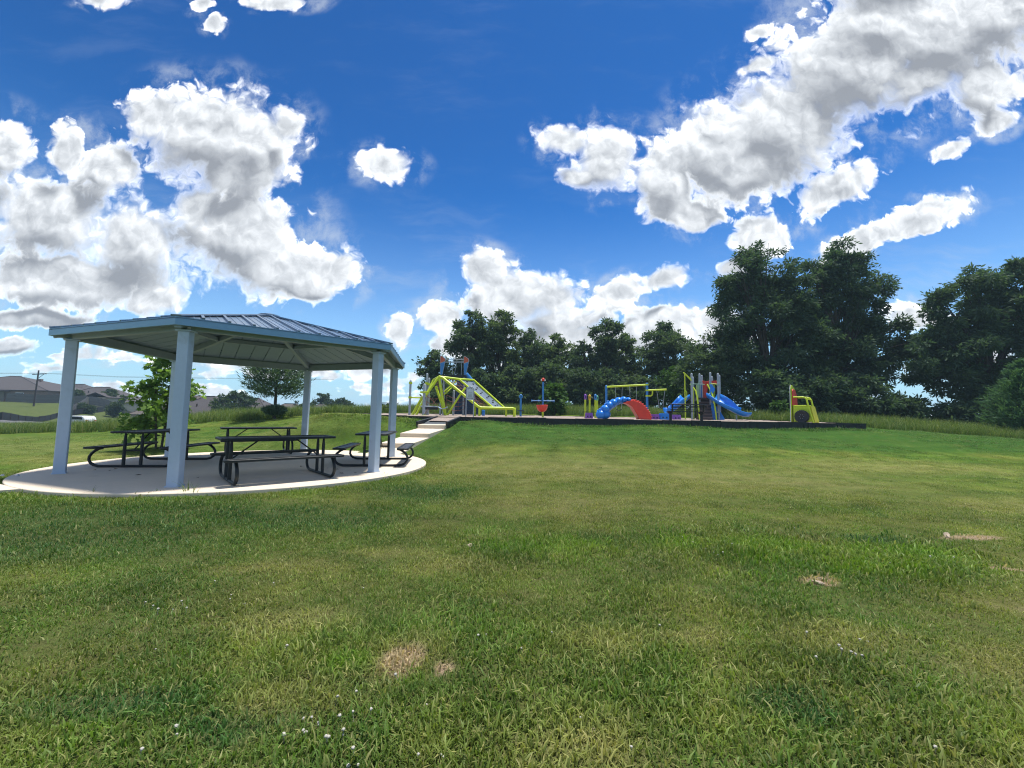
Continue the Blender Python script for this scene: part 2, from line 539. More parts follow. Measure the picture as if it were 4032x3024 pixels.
WHITE = mat('white_paint', (0.74, 0.75, 0.76), 0.4, 0.0, 0.05)
SIGNW = mat('sign_face', (0.58, 0.66, 0.70), 0.35, 0.0, 0.04)
SIGNK = mat('sign_print', (0.11, 0.15, 0.18), 0.5)
TYRE = mat('tyre_rubber', (0.012, 0.015, 0.022), 0.6, 0.0, 0.2, 20, 0.3, 60)
TIMBER = mat('border_plastic', (0.010, 0.013, 0.017), 0.55, 0.0, 0.3, 8, 0.3, 50)
RUBBER = mat('rubber_mat', (0.075, 0.09, 0.105), 0.8, 0.0, 0.25, 12, 0.6, 70)
BARK = mat('bark', (0.055, 0.045, 0.038), 0.9, 0.0, 0.35, 4, 0.9, 18)
SHINGLE = mat('roof_shingle', (0.062, 0.056, 0.060), 0.9, 0.0, 0.22, 3.0, 0.6, 12)
SHINGLE2 = mat('roof_shingle_tan', (0.105, 0.090, 0.082), 0.9, 0.0, 0.2, 3.0, 0.6, 12)
BRICK = mat('house_brick', (0.23, 0.165, 0.14), 0.85, 0.0, 0.3, 9)
TANW = mat('tan_siding', (0.42, 0.36, 0.29), 0.8, 0.0, 0.1, 3)
FENCE = mat('weathered_wood', (0.115, 0.115, 0.12), 0.9, 0.0, 0.3, 2.2, 0.4, 20)
POLE = mat('pole_wood', (0.075, 0.055, 0.055), 0.9, 0.0, 0.25, 6)
SILT = mat('silt_fabric', (0.012, 0.016, 0.026), 0.7, 0.0, 0.3, 3)
GLASS = mat('dark_glass', (0.012, 0.016, 0.02), 0.08)
CARW = mat('car_white', (0.72, 0.74, 0.76), 0.22, 0.0, 0.02)
ASPHALT = mat('asphalt', (0.10, 0.10, 0.105), 0.9, 0.0, 0.2, 2.0)
STONE = mat('pale_stone', (0.36, 0.29, 0.22), 0.85, 0.0, 0.25, 30, 0.5, 60)
CLOVER = mat('clover_flower', (0.44, 0.42, 0.37), 0.8, 0.0, 0.12, 200)
DEADLEAF = mat('dead_leaf', (0.13, 0.085, 0.05), 0.8, 0.0, 0.3, 40)

def concrete(name, base, warm):
    m = bpy.data.materials.new(name); m.use_nodes = True
    t = m.node_tree; t.nodes.clear(); N = NT(t)
    bs = N.n('ShaderNodeBsdfPrincipled'); out = N.n('ShaderNodeOutputMaterial'); N.l(bs.outputs[0], out.inputs[0])
    P = N.n('ShaderNodeNewGeometry').outputs['Position']
    a = N.noise(P, 0.7, 6.0, 0.6); b = N.noise(P, 9.0, 6.0, 0.7); c = N.noise(P, 160.0, 3.0, 0.6)
    st = N.noise(P, 1.7, 9.0, 0.72)
    col = N.mix(N.mapr(a.outputs['Fac'], 0.35, 0.65), base, warm)
    col = N.mix(N.mapr(b.outputs['Fac'], 0.35, 0.75, 0.0, 0.35), col, tuple(x * 0.78 for x in base))
    col = N.mix(N.mapr(st.outputs['Fac'], 0.60, 0.74, 0.0, 0.5), col, tuple(x * y for x, y in zip(base, (0.58, 0.54, 0.46))))
    col = N.mix(N.mapr(c.outputs['Fac'], 0.35, 0.7, 0.0, 0.14), col, tuple(x * 0.75 for x in base))
    N.l(col, bs.inputs['Base Color']); bs.inputs['Roughness'].default_value = 0.85
    bp = N.n('ShaderNodeBump'); bp.inputs['Strength'].default_value = 0.25; bp.inputs['Distance'].default_value = 0.004
    N.l(c.outputs['Fac'], bp.inputs['Height']); N.l(bp.outputs[0], bs.inputs['Normal'])
    return m
CONC = concrete('concrete', (0.66, 0.57, 0.455), (0.72, 0.61, 0.475))
CONC_DARK = concrete('concrete_edge', (0.36, 0.35, 0.33), (0.40, 0.37, 0.33))
# ---------------------------------------------------------------- ground shape
PAD_C = (-6.18, 10.40); PAD_R = 4.02
CTRL = np.array([
 (0,0,-.24),(-3,0,-.27),(3,0,-.20),(0,-4,-.28),(-8,-3,-.32),(9,-3,-.22),(0,4,-.20),(-4,3,-.24),(5,4,-.12),(0,8,-.08),(3,8,-.05),(8,8,.02),(-8,3,-.27),(-13,5,-.25),
 (0,11,.05),(5,11,.06),(-1.6,11.5,.02),(0,13,.30),(5,13,.30),(10,13,.28),(-2.0,14,.42),(0,15,.68),(6,15,.68),(12,15,.60),(0,16.6,.93),(6,16.6,.94),(13,16.6,.92),
 (-5,16.6,.98),(-5.4,14.9,.16),(-7.5,16.6,.98),(-1.6,15.6,.80),(-1,16.7,1.0),
 (15.5,17.5,.97),(21,18,.70),(25,20,.58),(30,25,.55),(20,10,.12),(15,5,-.08),(25,12,.22),(14.5,13,.28),
 (18,24,1.08),(22,24,1.0),(30,24,.58),(36,30,.6),(45,37,.9),(15,28,1.3),
 (0,21,1.12),(8,21,1.12),(0,28,1.30),(10,28,1.30),(-5,28,1.28),(-5,21,1.12),(-9,22,1.1),(-9.5,29,1.3),(0,36,1.6),(12,36,1.6),(-8,36,1.5),(0,50,1.8),(20,40,1.5),(0,80,1.9),(30,60,1.6),(60,60,1.4),
 (-9,15.3,.0),(-7,15.6,.35),(-12,14.5,-.10),(-14,20,.10),(-10.7,19,.38),(-14.7,26,.84),(-17,30,1.0),(-21.7,32,.88),(-24.6,32,.30),(-30,32,-.32),(-34,32,-.42),(-20,22,.10),(-25,22,-.15),(-15,16,-.18),(-20,14,-.25),(-28,15,-.3),(-40,28,-.55),
 (-14,36,1.3),(-22,40,.4),(-32,40,-.6),(-45,40,-.8),(-60,45,-1.0),(-45,60,-1.1),(-62,55,-1.1),(-68,66,-1.45),(-75,52,-1.0),(-71,58.5,-.45),(-82,75,-.75),(-76,70,-1.35),(-89,97,-1.0),(-101,93,2.4),(-112,93,2.5),(-92.5,91,2.2),(-84,80,.1),(-90.5,95,1.0),(-95,80,1.0),(-100,86.5,.6),(-90,66,.2),(-100,70,.6),(-118,100,2.6),(-118,120,2.6),(-30,60,-.9),(-20,60,-.6),(-10,60,.8),
 (-62,90,-1.4),(-75,110,-1.2),(-50,80,-1.2),(-40,100,-1.6),(-60,130,-1.2),(-20,100,-1.2),(0,120,0),(-100,150,1),(60,120,1),(120,80,1),(-140,60,1.5),(100,20,-.5),(-100,10,-1),(-60,10,-.8),(60,5,-.4),(0,-40,-.8),(60,-40,-.8),(-60,-40,-1),(0,300,0),(-200,300,0),(200,300,0),(-300,100,1),(300,100,0),(-300,-100,0),(300,-100,0)],
 dtype=float)
def _rbf_fit(c):
    d = np.sqrt((c[:, None, 0] - c[None, :, 0]) ** 2 + (c[:, None, 1] - c[None, :, 1]) ** 2 + 1.5 ** 2)
    n = len(c)
    A = np.zeros((n + 3, n + 3)); A[:n, :n] = d + 0.02 * np.eye(n)
    A[:n, n] = 1; A[:n, n + 1] = c[:, 0]; A[:n, n + 2] = c[:, 1]; A[n:, :n] = A[:n, n:].T
    b = np.zeros(n + 3); b[:n] = c[:, 2]
    return np.linalg.solve(A, b)
_RBF = _rbf_fit(CTRL)
def sstep(a, b, x):
    t = np.clip((x - a) / (b - a), 0, 1); return t * t * (3 - 2 * t)
def mulch_z(y): return 1.185 + 0.0115 * (y - 17.2)
def ground(x, y):
    x = np.atleast_1d(np.asarray(x, float)); y = np.atleast_1d(np.asarray(y, float))
    z = np.zeros_like(x); n = len(CTRL)
    for s in range(0, len(x), 20000):
        xs, ys = x[s:s + 20000], y[s:s + 20000]
        d = np.sqrt((xs[:, None] - CTRL[None, :, 0]) ** 2 + (ys[:, None] - CTRL[None, :, 1]) ** 2 + 2.25)
        z[s:s + 20000] = d @ _RBF[:n] + _RBF[n] + _RBF[n + 1] * xs + _RBF[n + 2] * ys
    # level ground round the patio
    r = np.hypot(x - PAD_C[0], y - PAD_C[1])
    w = 1 - sstep(4.3, 6.0, r)
    z = z * (1 - w) + (-0.075) * w
    # keep below the walk
    cx = np.interp(y, [12.8, 14.0, 16.2, 17.3], [-4.05, -3.82, -3.10, -2.65])
    cz = np.interp(y, [13.2, 13.95, 15.05, 16.15, 17.2], [-.04, .14, .43, .71, 1.0])
    ww = (1 - sstep(.75, 1.6, np.abs(x - cx))) * sstep(13.0, 13.8, y) * (1 - sstep(16.6, 17.4, y))
    z = z * (1 - ww) + (cz - .03) * ww
    # below the mulch of the playground
    inb = (x > -7.75) & (x < 14.45) & (y > 17.25) & (y < 28.2)
    z = np.where(inb, np.minimum(z, mulch_z(y) - .12), z)
    # small unevenness
    z = z + .018 * np.sin(x * 1.9 + .7 * np.sin(y * 1.3)) * np.sin(y * 1.7 + x * .4) * (1 - w) + .01 * np.sin(x * 4.1 + y * 2.2) * (1 - w)
    return z
def gz(x, y): return float(ground(x, y)[0])

# ---------------------------------------------------------------- lawn material
def lobes2d(N, P, items):
    """soft patches on the ground: (x, y, rx, ry)"""
    acc = None
    for (x, y, a, b) in items:
        m = N.n('ShaderNodeMapping', vector_type='TEXTURE')
        m.inputs['Location'].default_value = (x, y, 0); m.inputs['Scale'].default_value = (a, b, 1000)
        N.l(P, m.inputs['Vector'])
        g = N.n('ShaderNodeTexGradient', gradient_type='SPHERICAL'); N.l(m.outputs[0], g.inputs[0])
        acc = g.outputs['Fac'] if acc is None else N.math('MAXIMUM', acc, g.outputs['Fac'])
    return acc
BARE = [(-.62, 2.66, .17, .21), (-.34, 2.58, .09, .10),
        (5.5, 5.1, .60, .11), (2.76, 3.86, .20, .11), (4.85, 4.15, .2, .08)]
DRYX = []
DRY = [(.72, 2.92, .42, .22), (1.25, 2.95, .42, .2), (-.62, 2.66, .36, .34), (1.1, 10.0, 3.6, 2.6), (-1.0, 11.0, 1.8, 2.2), (4.5, 9.0, 5.0, 2.6), (1.0, 6.8, 2.6, 1.2), (5.5, 3.4, 1.8, .6), (2.3, 2.9, .6, .3), (3.1, 2.6, .7, .4), (-1.6, 3.1, .7, .3), (-1.1, 2.3, .5, .2), (1.9, 1.7, .6, .3), (.4, 2.0, .5, .3), (-2.2, 4.1, .8, .3), (-1.2, 4.6, .7, .3), (-.6, 4.2, .6, .3),
       (-12.5, 13.0, 3.6, 2.2), (-10, 17.5, 5, 2.8), (-17, 16, 6, 4), (-26, 18, 8, 4), (8.5, 6.5, 3, 1.3), (10.0, 11.0, 5.0, 1.5)]
LUSH = [(2.9, 4.95, .62, .42), (3.2, 4.7, .6, .35), (2.55, 4.35, .45, .3), (3.6, 4.2, .8, .35), (2.0, 4.95, .5, .3), (.3, 4.85, 1.0, .35), (-.95, 2.62, .2, .14), (-.5, 2.48, .14, .10), (4.2, 4.6, .8, .4)]
DEEP = [(-.05, 4.8, .55, .25), (1.46, 2.3, .30, .22), (-2.0, 2.25, .6, .22), (-5.2, 5.2, 2.6, 1.3), (-3.0, 5.9, 2.4, .9), (-1.6, 7.5, 1.3, 1.0), (4.3, 5.1, .55, .28), (-1.3, 2.15, .45, .14)]
lt = bpy.data.node_groups.new("lawn_tint", 'ShaderNodeTree')
lt.interface.new_socket("Color", in_out='OUTPUT', socket_type='NodeSocketColor')
lt.interface.new_socket("Bare", in_out='OUTPUT', socket_type='NodeSocketFloat')
L = NT(lt); lo_ = L.n('NodeGroupOutput')
P_ = L.n('ShaderNodeNewGeometry').outputs['Position']
wv = L.noise(P_, 1.6, 4.0, 0.6)
P2_ = L.vmath('ADD', P_, L.vmath('SCALE', L.vmath('SUBTRACT', wv.outputs['Color'], (.5, .5, .5)), scale=0.45))
nz = L.noise(P_, 0.38, 5.0, 0.6); nf = L.noise(P_, 2.6, 6.0, 0.66); nd_ = L.noise(P_, 0.95, 7.0, 0.62)
nb_ = L.noise(P_, 1.25, 6.0, .68)
spl = L.n('ShaderNodeSeparateXYZ'); L.l(P2_, spl.inputs[0])
GREEN_A, GREEN_B, OLIVE, STRAW, LIMEG, DEEPG, SOIL = (.078, .158, .030), (.132, .208, .038), (.205, .242, .060), (.40, .36, .17), (.130, .245, .022), (.042, .120, .032), (.27, .21, .15)
c = L.mix(L.mapr(nz.outputs['Fac'], .35, .65), GREEN_A, GREEN_B)
c = L.mix(L.mapr(nd_.outputs['Fac'], .45, .66, 0, .85), c, OLIVE)
c = L.mix(1.0, c, L.mix(L.mapr(nb_.outputs['Fac'], .36, .64), (.72, .74, .72), (1.28, 1.24, 1.2)), 'MULTIPLY')
dry = lobes2d(L, P2_, DRY)
c = L.mix(L.math('MULTIPLY', L.mapr(dry, 0.0, .7), L.mapr(nf.outputs['Fac'], .30, .62, .25, 1.0)), c, tuple(a * .66 + b * .34 for a, b in zip(OLIVE, STRAW)))
c = L.mix(L.mapr(nf.outputs['Fac'], .62, .80, 0, .30), c, STRAW)
deep = lobes2d(L, P2_, DEEP)
c = L.mix(L.mapr(deep, 0.0, .6, 0, .85), c, DEEPG)
# the bank below the playground and the far lawn grow greener
band = L.math('MULTIPLY', L.mapr(spl.outputs[1], 13.0, 13.9, 0, 1, True), L.mapr(spl.outputs[1], 24.0, 21.0))
band = L.math('MULTIPLY', band, L.mapr(spl.outputs[0], -4.5, -2.2, .35, 1))
c = L.mix(L.math('MULTIPLY', band, L.mapr(nf.outputs['Fac'], .3, .7, .92, .6)), c, (.040, .125, .028))
lush = lobes2d(L, P2_, LUSH)
c = L.mix(L.math('MULTIPLY', L.mapr(lush, 0.0, .55, 0, .95), L.mapr(nf.outputs['Fac'], .32, .62, .35, 1.0)), c, LIMEG)
c = L.mix(L.mapr(spl.outputs[0], -28.0, -46.0, 0.0, .8), c, (.115, .140, .062))
# faint mower passes along the slope
mw = L.math('SINE', L.math('ADD', L.math('MULTIPLY', spl.outputs[1], 7.5), L.math('MULTIPLY', nz.outputs['Fac'], 9.0)))
c = L.mix(1.0, c, L.mix(L.mapr(mw, -1, 1), (.93, .93, .93), (1.06, 1.06, 1.05)), 'MULTIPLY')
bare = lobes2d(L, P2_, BARE)
bm_ = L.mapr(L.math('ADD', bare, L.mapr(nf.outputs['Fac'], .3, .7, -.18, .18)), .10, .55)
L.l(c, lo_.inputs[0]); L.l(bm_, lo_.inputs[1])

def lawn_mats():
    m = bpy.data.materials.new('lawn_ground'); m.use_nodes = True
    t = m.node_tree; t.nodes.clear(); N = NT(t)
    bs = N.n('ShaderNodeBsdfPrincipled'); out = N.n('ShaderNodeOutputMaterial'); N.l(bs.outputs[0], out.inputs[0])
    g = N.n('ShaderNodeGroup'); g.node_tree = lt
    P = N.n('ShaderNodeNewGeometry').outputs['Position']
    n1 = N.noise(P, 45.0, 4.0, .7); n2 = N.noise(P, 12.0, 4.0, .6)
    thatch = N.mix(N.mapr(n2.outputs['Fac'], .35, .65, .25, .6), g.outputs[0], (.17, .135, .075))
    thatch = N.mix(N.mapr(n1.outputs['Fac'], .35, .7, .15, .6), thatch, (.035, .040, .015))
    n3 = N.noise(P, 190.0, 3.0, .7)
    thatch = N.mix(N.mapr(n3.outputs['Fac'], .40, .60, 0.0, .65), thatch, (.028, .034, .012))
    soil = N.mix(N.mapr(N.math('MULTIPLY_ADD', n3.outputs['Fac'], .5, N.math('MULTIPLY', n1.outputs['Fac'], .5)), .42, .58), (.36, .28, .20), (.15, .11, .075))
    # beyond the first metres single blades are not resolved, the sward itself takes over
    cd = N.vmath('LENGTH', P)
    far = N.mix(N.mapr(cd, 6.0, 16.0, 0.0, 1.0), thatch, N.mix(1.0, N.mix(N.mapr(n2.outputs['Fac'], .3, .7, 0.0, .45), g.outputs[0], (.05, .07, .02)), (.80, .80, .80), 'MULTIPLY'))  # far sheet colour darkened to stand in for blades shading each other
    N.l(N.mix(g.outputs[1], far, soil), bs.inputs['Base Color'])
    bs.inputs['Roughness'].default_value = .9; bs.inputs['Specular IOR Level'].default_value = .0
    bp = N.n('ShaderNodeBump'); bp.inputs['Strength'].default_value = .6; bp.inputs['Distance'].default_value = .03
    N.l(n1.outputs['Fac'], bp.inputs['Height']); N.l(bp.outputs[0], bs.inputs['Normal'])
    return m
LAWN = lawn_mats()
def blade_mat(name, tall=False):
    m = bpy.data.materials.new(name); m.use_nodes = True
    t = m.node_tree; t.nodes.clear(); N = NT(t)
    out = N.n('ShaderNodeOutputMaterial')
    at = N.n('ShaderNodeAttribute', attribute_name='tone')
    oi = N.n('ShaderNodeObjectInfo')
    if tall:
        P = N.n('ShaderNodeNewGeometry').outputs['Position']
        nn = N.noise(P, .5, 3.0, .6)
        c = N.mix(N.mapr(nn.outputs['Fac'], .35, .65), (.070, .130, .030), (.120, .180, .045))
        c = N.mix(N.mapr(at.outputs['Fac'], .72, .95, 0, .7), c, (.26, .25, .11))
    else:
        g = N.n('ShaderNodeGroup'); g.node_tree = lt
        c = g.outputs[0]
        c = N.mix(N.mapr(at.outputs['Fac'], .80, .90, 0, .6), c, (.30, .27, .13))
        c = N.mix(g.outputs[1], c, (.40, .32, .21))
    c = N.mix(1.0, c, N.mix(N.mapr(at.outputs['Fac'], 0.0, .7), (.66, .70, .60), (1.28, 1.28, 1.15)), 'MULTIPLY')
    c = N.mix(1.0, c, N.mix(oi.outputs['Random'], (.84, .86, .82), (1.16, 1.14, 1.12)), 'MULTIPLY')
    df = N.n('ShaderNodeBsdfPrincipled'); N.l(c, df.inputs['Base Color'])
    df.inputs['Roughness'].default_value = .55; df.inputs['Specular IOR Level'].default_value = .3
    tr = N.n('ShaderNodeBsdfTranslucent'); N.l(N.mix(1.0, c, (1.15, 1.2, .7), 'MULTIPLY'), tr.inputs['Color'])
    mx = N.n('ShaderNodeMixShader'); mx.inputs[0].default_value = .35
    N.l(df.outputs[0], mx.inputs[1]); N.l(tr.outputs[0], mx.inputs[2]); N.l(mx.outputs[0], out.inputs[0])
    return m
BLADE = blade_mat('grass_blade'); TALLBLADE = blade_mat('tall_grass_blade', True)

# ---------------------------------------------------------------- lawn sheet
def axis(lo, hi, f0, f1, fine):
    a = list(np.arange(f0, f1 + 1e-6, fine)); s = fine; v = f1
    while v < hi: s *= 1.13; v += s; a.append(v)
    s = fine; v = f0; b = []
    while v > lo: s *= 1.13; v -= s; b.append(v)
    return np.array(b[::-1] + a)
def grid_obj(name, xs, ys, zf, material, kind=None):
    X_, Y_ = np.meshgrid(xs, ys); z = zf(X_.ravel(), Y_.ravel())
    co = np.stack([X_.ravel(), Y_.ravel(), z], 1)
    nx, ny = len(xs), len(ys)
    i = np.arange(nx * ny).reshape(ny, nx)
    q = np.stack([i[:-1, :-1], i[:-1, 1:], i[1:, 1:], i[1:, :-1]], -1).reshape(-1, 4)
    return np_mesh(name, co, q, material, kind=kind, smooth=True)
def np_mesh(name, co, quads, material, parent=None, kind=None, smooth=False, tone=None):
    me = bpy.data.meshes.new(name)
    k = quads.shape[1]
    me.vertices.add(len(co)); me.vertices.foreach_set('co', co.astype(np.float32).ravel())
    me.loops.add(quads.size); me.loops.foreach_set('vertex_index', quads.astype(np.int32).ravel())
    me.polygons.add(len(quads)); me.polygons.foreach_set('loop_start', np.arange(0, quads.size, k, dtype=np.int32))
    me.polygons.foreach_set('loop_total', np.full(len(quads), k, dtype=np.int32))
    if smooth: me.polygons.foreach_set('use_smooth', np.ones(len(quads), dtype=bool))
    me.update(calc_edges=True)
    if tone is not None:
        a = me.attributes.new('tone', 'FLOAT', 'FACE'); a.data.foreach_set('value', tone.astype(np.float32))
    if material: me.materials.append(material)
    o = bpy.data.objects.new(name, me)
    COL.objects.link(o)
    if parent is not None: o.parent = parent
    if kind: o['kind'] = kind
    return o
lawn = grid_obj('lawn', axis(-420, 420, -20, 24, .3), axis(-160, 600, -2, 30, .3), ground, LAWN, 'structure')
tag(lawn, 'wide mown lawn sloping up to the playground with dry and bare patches')
# ---------------------------------------------------------------- patio slab, path, walk
def disc(c, r, z0, z1, n=96):
    return MB().prism([(c[0] + r * cos(2 * pi * k / n), c[1] + r * sin(2 * pi * k / n)) for k in range(n)], 'z', z0, z1)
slab = disc((0, 0), PAD_R, -.13, 0.0).build('patio_slab', CONC, None, smooth=35, bevel=.012)
slab.location = (PAD_C[0], PAD_C[1], 0)
tag(slab, 'round pale concrete slab under the open shelter', kind='structure')
# narrow path leaving the slab to the left
pp = MB().prism([(-7.72, 6.70), (-9.9, 7.75), (-10.4, 6.2), (-16, 3.2), (-15.2, 1.9), (-9.6, 5.0)][::1], 'z', -.16, -.012)
pth = pp.build('concrete_path', CONC, None); tag(pth, 'pale concrete path joining the round slab at its left', kind='structure')
walk = thing('concrete_walk', 'stepped concrete walk climbing from the shelter slab to the playground', 'walkway', (0, 0, 0))
walk['kind'] = 'structure'; del walk['category']
def step(cx0, y0, z0, cx1, y1, z1, w=1.06, th=.24):
    m = MB()
    vs = []
    for (cx, y, z) in ((cx0, y0, z0), (cx1, y1, z1)):
        vs += [(cx - w / 2, y, z - th), (cx + w / 2, y, z - th), (cx + w / 2, y, z), (cx - w / 2, y, z)]
    m.add(vs, [(0, 1, 2, 3), (7, 6, 5, 4), (0, 4, 5, 1), (1, 5, 6, 2), (2, 6, 7, 3), (3, 7, 4, 0)])
    m.build('step', CONC, walk, bevel=.015)
step(-4.12, 13.10, -.03, -3.83, 14.02, .160, th=.2)
step(-3.83, 14.0, .300, -3.47, 15.12, .450)
step(-3.47, 15.1, .590, -3.09, 16.22, .735)
step(-3.09, 16.2, .875, -2.98, 16.50, .905)

# ---------------------------------------------------------------- pavilion
R_P, R_E, Z_E, Z_A = 3.39, 3.72, 2.80, 3.69
T30 = math.tan(pi / 6); AP = R_E * cos(pi / 6)
pav = thing('pavilion', 'open six-sided metal shelter with blue roof on grey posts over the slab', 'shelter', (-6.18, 10.42, 0), radians(219.85))
pm = MB().box((0, 0, 1.305), (.175, .175, 2.61)).mesh('post', POST)
bm_plate = MB().box((0, 0, .012), (.20, .20, .024)).mesh('base_plate', POST)
for k in range(6):
    a = k * pi / 3
    po = bpy.data.objects.new('post', pm); COL.objects.link(po); po.parent = pav
    po.location = (R_P * cos(a), R_P * sin(a), 0); po.rotation_euler = (0, 0, a)
    bo = bpy.data.objects.new('base_plate', bm_plate); COL.objects.link(bo); bo.parent = po
    bv = po.modifiers.new('bevel', 'BEVEL'); bv.width = .012; bv.segments = 2
    cp = MB().box((0, 0, 2.622), (.23, .23, .024)).build('cap_plate', POST, po)
def hexp(k, r, z): return Vector((r * cos(k * pi / 3), r * sin(k * pi / 3), z))
def roofz(r): return Z_A - (Z_A - Z_E) * r / R_E
for k in range(6):
    # eave beam post to post, hip rafter, ring beam
    d = (hexp(k + 1, R_P, 0) - hexp(k, R_P, 0)).normalized()
    MB().beam(hexp(k, R_P, 2.725) + d * .06, hexp(k + 1, R_P, 2.725) - d * .06, .09, .17).build('eave_beam', BEAM, pav)
    MB().beam(hexp(k, 3.66, roofz(3.66) - .115), hexp(k, .10, roofz(.10) - .115), .10, .13).build('hip_rafter', BEAM, pav)
    MB().beam(hexp(k, 1.78, 3.16) + d * .05, hexp(k + 1, 1.78, 3.16) - d * .05, .08, .10).build('ring_beam', BEAM, pav)
    # fascia board
    o0, o1, i0, i1 = hexp(k, R_E, 0), hexp(k + 1, R_E, 0), hexp(k, R_E - .035, 0), hexp(k + 1, R_E - .035, 0)
    MB().prism([(o0.x, o0.y), (o1.x, o1.y), (i1.x, i1.y), (i0.x, i0.y)], 'z', Z_E - .125, Z_E + .012).build('fascia', FASCIA, pav)
    # hip cap
    MB().beam(hexp(k, R_E - .01, Z_E + .028), hexp(k, .08, roofz(.08) + .028), .16, .03).build('hip_cap', ROOFTOP, pav)
# roof faces: strips running from eave to hip
NS = 10
def strip_poly(t0, t1, s_out):
    pts = [(t0, s_out), (t1, s_out)]
    e = lambda t: min(s_out, abs(t) / T30)
    pts.append((t1, e(t1)))
    if t0 < 0 < t1: pts.append((0, 0))
    pts.append((t0, e(t0)))
    out = []
    for p in pts:
        if not out or (abs(p[0] - out[-1][0]) + abs(p[1] - out[-1][1])) > 1e-4: out.append(p)
    if abs(out[0][0] - out[-1][0]) + abs(out[0][1] - out[-1][1]) < 1e-4: out.pop()
    return out
def face_strip(mb, poly, ang, zoff, th):
    ca, sa = cos(ang), sin(ang)
    n = len(poly); vs = []
    for dz in (zoff, zoff - th):
        for t, s in poly:
            vs.append((s * ca - t * sa, s * sa + t * ca, Z_A - (Z_A - Z_E) * s / AP + dz))
    fs = [tuple(range(n)), tuple(range(2 * n - 1, n - 1, -1))] + [(i, n + i, n + (i + 1) % n, (i + 1) % n) for i in range(n)]
    mb.add(vs, fs)
W2 = R_E / 2
edges = [-W2 + 2 * W2 * i / NS for i in range(NS + 1)]
for k in range(6):
    ang = (k + .5) * pi / 3
    pn = MB(); face_strip(pn, [(-W2, AP), (W2, AP), (0, 0)], ang, 0, .018)
    ro = pn.build('roof_panel', ROOFTOP, pav)
    for i in range(NS):
        mb = MB(); face_strip(mb, strip_poly(edges[i] + .012, edges[i + 1] - .012, AP - .04), ang, -.022, .016)
        mb.build('ceiling_panel', SOFFIT, pav)
    for i in range(1, NS):
        t = edges[i]; s0 = abs(t) / T30
        if AP - s0 < .25: continue
        ca, sa = cos(ang), sin(ang)
        P = lambda s, t=t, ca=ca, sa=sa: Vector((s * ca - t * sa, s * sa + t * ca, Z_A - (Z_A - Z_E) * s / AP))
        MB().beam(P(AP - .01) + Vector((0, 0, .02)), P(s0 + .05) + Vector((0, 0, .02)), .045, .045).build('rib', ROOFTOP, ro)
    mi = MB()
    for i in range(NS):       # low pencil ribs between the seams
        for q in (1 / 3, 2 / 3):
            t = edges[i] + (edges[i + 1] - edges[i]) * q; s0 = abs(t) / T30
            if AP - s0 < .25: continue
            ca, sa = cos(ang), sin(ang)
            P = lambda s, t=t, ca=ca, sa=sa: Vector((s * ca - t * sa, s * sa + t * ca, Z_A - (Z_A - Z_E) * s / AP))
            mi.beam(P(AP - .01) + Vector((0, 0, .004)), P(s0 + .05) + Vector((0, 0, .004)), .02, .012)
    o = mi.build('pencil_ribs', ROOFTOP, ro); o['kind'] = 'stuff'
MB().lathe([(.0, Z_A + .045), (.14, Z_A + .04), (.24, Z_A + .015), (.26, Z_A - .045), (.0, Z_A - .05)], 12).build('roof_cap', ROOFTOP, pav, smooth=40)

# ---------------------------------------------------------------- picnic tables
def rrect(hx, hy, r, n=5):
    out = []
    for (cx, cy_, a0) in ((hx - r, hy - r, 0), (-hx + r, hy - r, 90), (-hx + r, -hy + r, 180), (hx - r, -hy + r, 270)):
        for i in range(n + 1):
            a = radians(a0 + 90 * i / n); out.append((cx + r * cos(a), cy_ + r * sin(a)))
    return out
def rim(hx, hy, r, w, z0, z1, c=(0, 0)):
    o = rrect(hx, hy, r); i_ = rrect(hx - w, hy - w, max(.01, r - w)); n = len(o); m = MB()
    vs = [(x + c[0], y + c[1], z) for z in (z0, z1) for x, y in o] + [(x + c[0], y + c[1], z) for z in (z0, z1) for x, y in i_]
    fs = []
    for k in range(n):
        j = (k + 1) % n
        fs += [(k, j, n + j, n + k), (2 * n + k, 3 * n + k, 3 * n + j, 2 * n + j), (n + k, n + j, 3 * n + j, 3 * n + k), (k, 2 * n + k, 2 * n + j, j)]
    return m.add(vs, fs)
def make_table():
    t = thing('picnic_table', 'x', 'picnic table')
    tp = MB().prism(rrect(.965, .355, .05), 'z', .762, .778).build('tabletop', GRILLE, t)
    rim(.99, .38, .075, .045, .748, .79).build('rim', BLACK, tp, smooth=40, bevel=.008)
    for s in (-1, 1):
        y = s * .735
        st = MB().prism([(a, b + y) for a, b in rrect(.965, .105, .05)], 'z', .425, .438).build('seat', GRILLE, t)
        rim(.99, .14, .075, .045, .410, .452, (0, y)).build('rim', BLACK, st, smooth=40, bevel=.008)
    half = [(.60, .418), (.665, .405), (.735, .365), (.80, .305), (.84, .235), (.845, .165), (.81, .10), (.75, .055), (.66, .030), (.5, .028), (.2, .028)]
    path = [(y, z) for y, z in half] + [(-y, z) for y, z in half[::-1]]
    for s in (-1, 1):
        x = s * .80
        MB().tube([(x, y, z) for y, z in path], .029, 10).build('leg_frame', BLACK, t, smooth=50)
        for q in (-1, 1):
            MB().tube([(x, q * .17, .03), (x, q * .17, .60), (x, q * .17, .68), (x, q * .17, .755)], [.032, .032, .026, .014], 8).build('upright', BLACK, t, smooth=60)
            MB().beam((x, q * .60, .408), (x, q * .80, .408), .07, .012).build('seat_bracket', BLACK, t)
        MB().tube([(x, -.15, .37), (x, .15, .37)], .02, 8).build('crossbar', BLACK, t, smooth=60)
        MB().tube([(s * .79, 0, .37), (s * .30, 0, .752)], .014, 8).build('brace', BLACK, t, smooth=60)
    return t
tbl = make_table()
